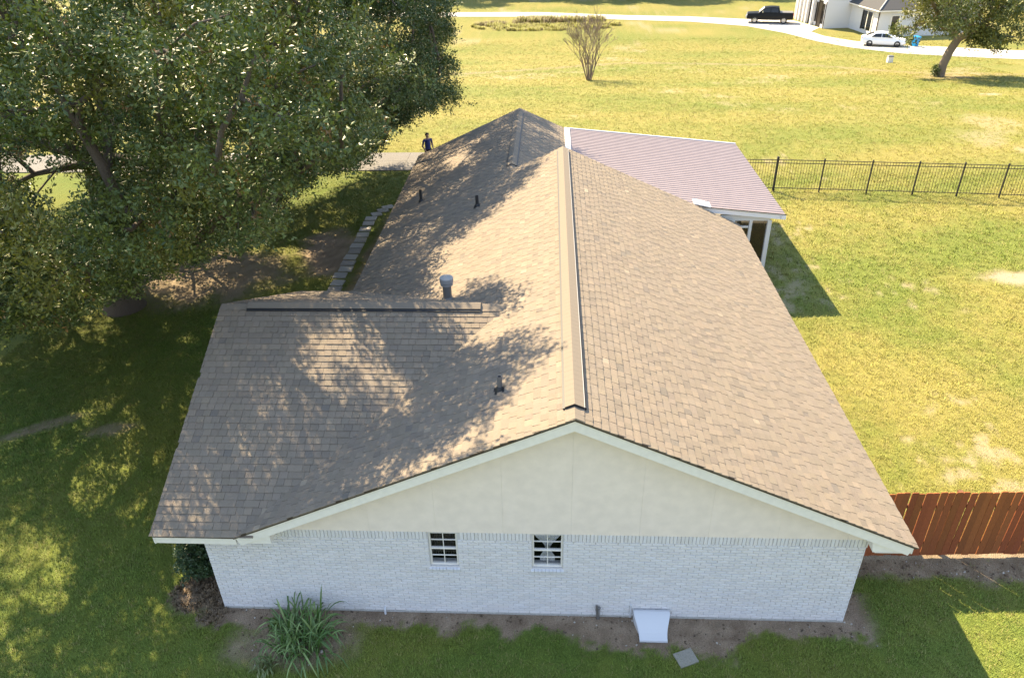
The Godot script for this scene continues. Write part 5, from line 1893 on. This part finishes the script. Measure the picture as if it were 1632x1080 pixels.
# clumps of the oak crowns, in tenths of a metre: x, y, z, radius
const OAK_A := [
	7, 68, -37, 7, 8, 77, -65, 7, 12, 92, -30, 7, 4, 102, -76, 9, 4, 90, -83, 13, 13, 84, -63, 7, 5, 101, -98, 9, 13, 84, -51, 9, 1, 86, -45, 10, 21, 82, -58, 6,
	11, 81, -77, 7, 18, 88, -85, 8, 6, 73, -90, 10, 15, 101, -65, 6, 16, 95, -91, 7, 7, 95, -64, 9, 3, 93, -53, 7, 2, 108, -106, 9, 4, 59, -109, 10, 7, 67, -66, 6,
	27, 87, -80, 6, 24, 94, -61, 8, 21, 94, -50, 6, 6, 81, -28, 8, 17, 109, -70, 9, 11, 108, -59, 7, 9, 104, -40, 6, 0, 77, -108, 7, -109, 34, -110, 11, -53, 39, -52, 7,
	-88, 28, -92, 8, -76, 33, -67, 13, -59, 31, -96, 10, -21, 45, -92, 12, -120, 32, -130, 9, -33, 31, -128, 8, 26, 83, -49, 6, -50, 59, -34, 11, -87, 28, -116, 6, -30, 48, -71, 8,
	-60, 28, -118, 12, 19, 76, -78, 8, -64, 43, -58, 10, -34, 55, -43, 13, -111, 28, -98, 8, -58, 63, -46, 7, -122, 28, -117, 13, -96, 30, -82, 10, -51, 40, -72, 6, -27, 40, -103, 9,
	-60, 52, -41, 10, -87, 30, -104, 11, -42, 56, -21, 6, -36, 49, -59, 9, -25, 66, -47, 9, -34, 29, -111, 6, -18, 67, -33, 13, -101, 29, -93, 8, -50, 55, -50, 8, -81, 34, -82, 6,
	-43, 27, -132, 9, -33, 71, -22, 12, -49, 46, -43, 7, -87, 27, -134, 13, 3, 97, -31, 9, -76, 33, -123, 9, -118, 40, -116, 7, -11, 49, -79, 8, -44, 34, -92, 9, -59, 33, -80, 8,
	-12, 57, -69, 9, -70, 26, -136, 12, 21, 89, -26, 8, -73, 28, -89, 9, -19, 54, -55, 6, 2, 80, -71, 6, -27, 57, -66, 8, -26, 36, -113, 8, -67, 27, -105, 10, -48, 27, -115, 7,
	-50, 43, -61, 7, -32, 58, -57, 6, -97, 36, -108, 6, -19, 49, -64, 6, -59, 37, -68, 8, 6, 70, -77, 7, -75, 40, -55, 6, -91, 26, -149, 6, -35, 34, -118, 7, 16, 81, -40, 8,
	-65, 28, -74, 7, -44, 31, -107, 7, -42, 38, -76, 7, 4, 70, -103, 7, -6, 57, -57, 6, -41, 44, -68, 8, -51, 26, -147, 7, -31, 58, -26, 7, -102, 38, -95, 6, -110, 29, -129, 6,
	-43, 72, -32, 7, -89, 26, -73, 8, 16, 100, -32, 8, -63, 38, -46, 6, 6, 61, -99, 8, -76, 28, -114, 6, 3, 72, -46, 6, 11, 75, -34, 6, 0, 84, -98, 7, -37, 27, -148, 10,
	-77, 28, -99, 7, -17, 59, -43, 8, 0, 111, -82, 6, -69, 36, -76, 6, -66, 55, -55, 9, 0, 109, -68, 9, -88, 41, -74, 11, 14, 92, -46, 6, 1, 64, -83, 9, 1, 103, -56, 7,
	-42, 44, -51, 7, -79, 45, -63, 8, -99, 27, -119, 7, 19, 73, -62, 6, -45, 67, -42, 7, -40, 95, -156, 6, -120, 65, -92, 8, -44, 110, -93, 9, -127, 51, -108, 9, -12, 98, -65, 10,
	-61, 115, -153, 12, -119, 90, -95, 10, -100, 107, -62, 6, -5, 73, -116, 8, -65, 99, -65, 11, -126, 103, -128, 12, -23, 91, -156, 9, -13, 53, -154, 8, -80, 62, -26, 8, -21, 91, -46, 9,
	-147, 79, -95, 9, -127, 59, -55, 11, -6, 63, -138, 10, -49, 68, -166, 6, -8, 80, -100, 6, -135, 96, -83, 9, -22, 101, -38, 11, -61, 122, -97, 11, -15, 98, -123, 9, -105, 84, -50, 9,
	-84, 79, -30, 8, -154, 70, -74, 7, -123, 51, -68, 11, -44, 124, -138, 13, -112, 48, -42, 12, -130, 39, -126, 7, -97, 49, -59, 9, -66, 116, -164, 6, -111, 105, -62, 9, -141, 84, -70, 9,
	-123, 44, -91, 13, -81, 65, -42, 7, -122, 92, -82, 11, -136, 96, -98, 9, -137, 80, -122, 11, 1, 55, -150, 8, -74, 114, -101, 10, -26, 114, -52, 9, -52, 83, -55, 7, -101, 125, -136, 12,
	-72, 111, -71, 13, -82, 105, -132, 13, -85, 113, -156, 11, -61, 130, -112, 13, 10, 77, -153, 8, -130, 78, -100, 9, 18, 68, -147, 9, -75, 90, -21, 8, -55, 82, -169, 12, -78, 85, -43, 9,
	-84, 104, -72, 7, -122, 108, -104, 7, -94, 61, -29, 10, -104, 63, -42, 12, -91, 78, -19, 11, -83, 102, -34, 12, -18, 99, -91, 8, -94, 114, -123, 7, -8, 67, -126, 9, -112, 61, -53, 7,
	-34, 98, -46, 13, -26, 101, -136, 12, -77, 123, -147, 7, -128, 57, -84, 6, -64, 115, -124, 10, -21, 47, -126, 8, -92, 34, -58, 8, -77, 103, -60, 6, -14, 50, -114, 7, -53, 123, -64, 12,
	-6, 82, -128, 9, -124, 65, -134, 9, -35, 109, -41, 7, -113, 120, -112, 7, -62, 86, -155, 11, -81, 133, -121, 13, -71, 70, -29, 10, -127, 36, -60, 7, -154, 74, -120, 8, -95, 103, -115, 7,
	-30, 66, -158, 10, -45, 109, -159, 10, -94, 104, -150, 7, -66, 93, -44, 9, -44, 107, -135, 6, -52, 57, -164, 7, -124, 99, -109, 7, -118, 110, -88, 9, -71, 74, -168, 11, -40, 115, -124, 12,
	-111, 38, -77, 10, -103, 128, -116, 7, -68, 32, -152, 11, -120, 60, -41, 7, -129, 92, -68, 6, -102, 117, -80, 8, -38, 118, -66, 10, -41, 130, -85, 11, -25, 126, -118, 11, -29, 38, -134, 7,
	-44, 125, -111, 9, -138, 49, -60, 10, -101, 104, -133, 10, -103, 112, -145, 9, -47, 100, -43, 8, -137, 104, -121, 10, -75, 69, -50, 8, -53, 108, -85, 6, -8, 110, -85, 6, -21, 116, -77, 8,
	-67, 95, -174, 12, -28, 105, -94, 8, -95, 111, -95, 7, -4, 64, -151, 7, 1, 77, -34, 7, -11, 84, -44, 11, -93, 33, -151, 6, -82, 87, -163, 11, -29, 90, -55, 9, -28, 91, -28, 9,
	-89, 77, -154, 9, -5, 98, -38, 8, -101, 87, -148, 11, -63, 71, -160, 9, -61, 45, -160, 7, -71, 50, -159, 7, -40, 81, -55, 11, -22, 81, -69, 8, -23, 93, -85, 9, -35, 100, -81, 8,
	-12, 73, -56, 7, -69, 34, -165, 7, -103, 54, -142, 7, -28, 83, -46, 6, -48, 91, -62, 11, -23, 98, -56, 8, -19, 66, -66, 12, -31, 66, -60, 7, -27, 91, -69, 11, -58, 36, -138, 12,
	-49, 75, -158, 9, -87, 46, -149, 10, -116, 41, -125, 10, 8, 83, -143, 11, -73, 30, -77, 6, -103, 30, -102, 8, -63, 58, -48, 7, -95, 35, -97, 8, -57, 30, -107, 10, -53, 37, -63, 7,
	-53, 30, -87, 7, -60, 34, -59, 7, -96, 38, -88, 8, -60, 48, -52, 8, -66, 29, -66, 6, -53, 49, -33, 9, -57, 57, -53, 7, -86, 27, -83, 8, -63, 36, -52, 6, -63, 27, -85, 7,
	-69, 28, -97, 7, -87, 28, -65, 7, -98, 27, -109, 9, -72, 47, -58, 6, -105, 37, -103, 6, -115, 29, -104, 6, -94, 26, -98, 8, -53, 49, -54, 7, -58, 43, -43, 7, -50, 34, -77, 7,
	-119, 55, -53, 7, -69, 57, -21, 13, -107, 98, -57, 7, -100, 77, -47, 8, -118, 109, -65, 7, 0, 65, -73, 8, 11, 64, -109, 7, -12, 56, -128, 13, 1, 56, -128, 12, -29, 54, -155, 9,
	-15, 59, -137, 7, -20, 49, -143, 6, -5, 54, -145, 8, -11, 60, -117, 8, -3, 64, -101, 7, -29, 35, -153, 11, -29, 56, -144, 8, -2, 64, -118, 9, -29, 40, -141, 8, -18, 46, -134, 8,
	-17, 40, -157, 7,
]
const OAK_B := [
	-61, 68, -213, 11, 4, 103, -278, 12, -61, 111, -234, 13, -38, 33, -279, 12, 2, 91, -172, 13, -29, 81, -165, 7, -11, 106, -265, 8, 15, 90, -160, 12, -63, 92, -186, 8, -10, 100, -174, 11,
	11, 117, -245, 13, -33, 122, -175, 11, -21, 101, -184, 12, -12, 38, -163, 6, -7, 109, -288, 9, -24, 72, -292, 10, -28, 120, -232, 11, 14, 69, -188, 11, 15, 47, -277, 7, -55, 54, -206, 8,
	-44, 89, -267, 13, -51, 120, -184, 8, -6, 131, -193, 10, 6, 98, -236, 8, -52, 58, -260, 6, -37, 58, -166, 11, 15, 96, -185, 8, -49, 72, -305, 8, 14, 110, -261, 6, -30, 57, -310, 8,
	-63, 60, -274, 7, -30, 120, -213, 7, -55, 107, -193, 7, 17, 87, -195, 11, -26, 111, -290, 11, -64, 85, -202, 13, -40, 101, -169, 9, -66, 93, -272, 9, -12, 69, -163, 6, -54, 99, -286, 11,
	21, 61, -209, 7, -52, 123, -264, 11, -55, 50, -221, 9, -54, 45, -238, 7, -24, 135, -194, 8, -38, 79, -280, 9, 5, 50, -282, 11, -52, 121, -245, 10, -30, 57, -280, 10, 11, 49, -210, 9,
	-43, 47, -281, 10, 1, 36, -266, 11, -58, 81, -252, 11, -14, 128, -227, 7, -28, 115, -274, 11, -13, 138, -236, 9, -2, 110, -166, 10, 4, 58, -266, 10, -47, 42, -226, 9, -34, 41, -201, 9,
	-39, 79, -172, 11, 18, 75, -213, 9, 1, 132, -244, 11, -39, 39, -251, 11, -21, 34, -263, 11, -45, 132, -231, 7, -46, 55, -272, 7, -48, 68, -291, 6, -55, 35, -265, 7, -38, 135, -240, 10,
	-12, 122, -208, 8, -12, 86, -310, 11, -57, 80, -233, 12, -46, 51, -192, 9, -41, 114, -252, 9, -23, 38, -282, 11, 7, 70, -260, 8, 18, 104, -274, 8, -57, 28, -242, 9, -41, 135, -214, 8,
	-27, 30, -229, 12, 17, 86, -237, 9, -61, 111, -259, 13, -48, 42, -269, 7, -42, 116, -222, 7, -48, 49, -247, 7, -18, 131, -256, 9, -12, 102, -293, 7, -36, 29, -216, 9, 12, 93, -218, 12,
	-25, 112, -196, 8, -24, 76, -305, 9, 4, 56, -251, 8, -11, 123, -241, 8, -65, 116, -213, 10, 18, 73, -174, 7, -19, 121, -252, 6, -61, 49, -267, 6, -21, 36, -178, 9, -7, 49, -303, 10,
	-47, 49, -296, 12, -67, 95, -243, 7, -47, 83, -187, 11, 17, 60, -231, 7, 14, 42, -243, 12, 12, 76, -293, 8, -4, 97, -157, 13, 17, 66, -161, 11, -30, 22, -256, 11, -34, 36, -262, 10,
	-45, 24, -248, 7, -50, 39, -246, 8, -21, 36, -190, 7, -44, 29, -260, 10, -3, 45, -167, 8, -8, 46, -192, 12, 3, 54, -194, 10, -12, 31, -208, 6, -1, 39, -217, 7, -48, 30, -272, 6,
	-46, 28, -235, 11, 19, 58, -171, 7, 0, 34, -287, 10, -13, 35, -250, 9, 4, 54, -181, 12, -31, 28, -200, 10, -32, 40, -187, 11, -24, 34, -248, 8, -2, 41, -230, 8, -37, 40, -239, 9,
	-34, 22, -244, 7, -6, 41, -205, 7, 4, 48, -218, 8, -3, 42, -252, 8, -16, 29, -219, 10, -18, 47, -162, 10, -17, 27, -276, 13, -27, 37, -210, 10, 9, 48, -191, 7, -27, 39, -255, 6,
	-25, 39, -169, 10, -11, 38, -217, 7, -12, 35, -285, 9, -10, 34, -185, 7, -22, 23, -240, 7, 8, 40, -232, 7, -37, 22, -272, 7, -29, 53, -178, 11, -52, 32, -252, 7, -24, 28, -210, 6,
	16, 59, -180, 7, 10, 48, -228, 7, -8, 59, -166, 12, 11, 62, -170, 7, -23, 58, -164, 8, 8, 40, -256, 9, -10, 36, -233, 7, -2, 48, -157, 8, -42, 31, -206, 8, -44, 35, -218, 6,
	-24, 22, -266, 7, -16, 54, -178, 12, -3, 59, -277, 11, 7, 60, -291, 12, -11, 115, -268, 10, -12, 108, -256, 6, 15, 86, -180, 11, 13, 66, -252, 8, 0, 103, -299, 12, 21, 105, -241, 9,
	14, 100, -284, 8, -9, 80, -278, 13, 2, 81, -270, 9, 2, 107, -202, 11, 25, 111, -228, 7, -32, 88, -291, 9, -1, 92, -282, 8, -15, 61, -276, 6, 12, 65, -274, 9, 3, 126, -201, 12,
	2, 93, -257, 9, 11, 110, -269, 9, 0, 71, -299, 8, -2, 112, -216, 8, -34, 65, -303, 9, 16, 73, -261, 6, -10, 57, -295, 6, -2, 45, -290, 7, 22, 104, -212, 9, -3, 106, -188, 10,
	10, 107, -168, 7, 9, 95, -206, 6, -9, 39, -274, 7, -23, 95, -273, 11, 9, 93, -267, 6, 0, 85, -307, 8, -27, 68, -309, 7, -31, 102, -296, 9, 11, 119, -231, 10, 11, 118, -217, 12,
	-9, 50, -266, 6, -2, 74, -175, 6, -23, 81, -278, 7, -12, 74, -310, 8, -31, 69, -281, 10, -24, 125, -280, 11, -5, 121, -260, 8, -21, 43, -301, 12, 5, 113, -263, 6, 13, 40, -268, 10,
	1, 122, -274, 11, -19, 86, -287, 10, -34, 38, -293, 12, 9, 119, -183, 7, -12, 102, -277, 9, 15, 109, -206, 9, -52, 22, -203, 13, -44, 21, -194, 10, -52, 33, -228, 8, -60, 27, -234, 8,
	-43, 42, -198, 11, -50, 40, -204, 7, -40, 50, -176, 8, -14, 39, -194, 8, -21, 31, -197, 12, -54, 24, -223, 8, -20, 23, -256, 8, 3, 51, -169, 9, -32, 20, -235, 11, -33, 36, -175, 10,
	-34, 27, -223, 6, -36, 32, -196, 6, -20, 47, -187, 13, -18, 34, -233, 7,
]
const OAK_C := [
	-131, 32, -136, 9, -133, 27, -148, 8, -140, 27, -142, 7, -118, 29, -142, 7, -179, 72, -246, 9, -160, 100, -190, 10, -169, 31, -205, 11, -160, 40, -182, 8, -129, 66, -288, 10, -163, 80, -130, 12,
	-167, 27, -240, 10, -135, 106, -236, 7, -65, 74, -187, 12, -175, 70, -171, 11, -100, 63, -262, 7, -65, 56, -188, 12, -172, 45, -152, 11, -145, 76, -134, 11, -159, 89, -166, 9, -83, 100, -235, 7,
	-129, 114, -164, 8, -84, 37, -159, 13, -74, 60, -269, 10, -123, 54, -254, 7, -97, 31, -229, 13, -95, 26, -258, 8, -140, 54, -260, 9, -167, 102, -157, 7, -148, 63, -149, 10, -125, 118, -200, 7,
	-115, 106, -233, 9, -88, 112, -196, 12, -182, 42, -214, 13, -80, 29, -250, 10, -136, 38, -269, 9, -182, 55, -198, 11, -154, 35, -156, 12, -104, 82, -256, 9, -128, 96, -148, 10, -96, 82, -269, 7,
	-114, 27, -191, 12, -88, 93, -172, 7, -148, 60, -247, 9, -137, 33, -259, 7, -86, 62, -253, 9, -107, 90, -159, 10, -144, 87, -241, 7, -122, 34, -264, 8, -130, 37, -235, 6, -86, 88, -264, 8,
	-152, 115, -186, 12, -124, 121, -220, 10, -117, 105, -197, 10, -175, 69, -258, 8, -94, 39, -269, 8, -157, 38, -210, 6, -137, 101, -205, 12, -123, 116, -173, 6, -168, 45, -195, 11, -152, 98, -236, 7,
	-180, 83, -228, 11, -143, 78, -264, 8, -84, 88, -218, 13, -135, 106, -169, 8, -69, 102, -203, 12, -95, 55, -151, 10, -188, 63, -245, 9, -187, 61, -158, 8, -178, 50, -231, 8, -120, 105, -251, 10,
	-139, 99, -139, 11, -69, 50, -171, 9, -136, 117, -207, 11, -163, 95, -260, 7, -106, 36, -265, 9, -115, 58, -274, 10, -117, 86, -145, 6, -170, 73, -214, 9, -179, 32, -166, 10, -118, 74, -284, 12,
	-156, 87, -231, 8, -68, 34, -224, 13, -78, 44, -193, 11, -183, 48, -167, 11, -153, 108, -240, 7, -108, 85, -274, 9, -180, 93, -169, 7, -148, 100, -152, 10, -82, 26, -173, 10, -136, 56, -280, 9,
	-98, 48, -253, 8, -111, 27, -235, 10, -179, 29, -191, 13, -172, 73, -142, 10, -159, 108, -208, 11, -159, 26, -177, 12, -167, 99, -229, 8, -181, 39, -239, 10, -130, 41, -260, 6, -105, 99, -211, 13,
	-136, 102, -151, 6, -139, 89, -267, 10, -155, 64, -274, 6, -111, 79, -149, 10, -146, 86, -151, 9, -79, 98, -252, 10, -122, 112, -147, 9, -69, 39, -211, 10, -84, 30, -188, 13, -145, 108, -197, 9,
	-145, 45, -256, 8, -119, 86, -247, 11, -109, 110, -178, 9, -108, 37, -165, 9, -101, 105, -234, 12, -106, 109, -163, 11, -172, 78, -185, 9, -149, 31, -236, 10, -119, 121, -205, 6, -70, 38, -185, 11,
	-85, 43, -177, 9, -69, 26, -171, 7, -101, 28, -167, 7, -112, 57, -144, 9, -74, 80, -177, 9, -133, 30, -157, 8, -129, 46, -154, 9, -93, 29, -174, 7, -152, 38, -193, 11, -73, 30, -177, 6,
	-78, 45, -169, 8, -77, 85, -194, 9, -88, 53, -162, 12, -69, 67, -196, 9, -97, 45, -154, 7,
]
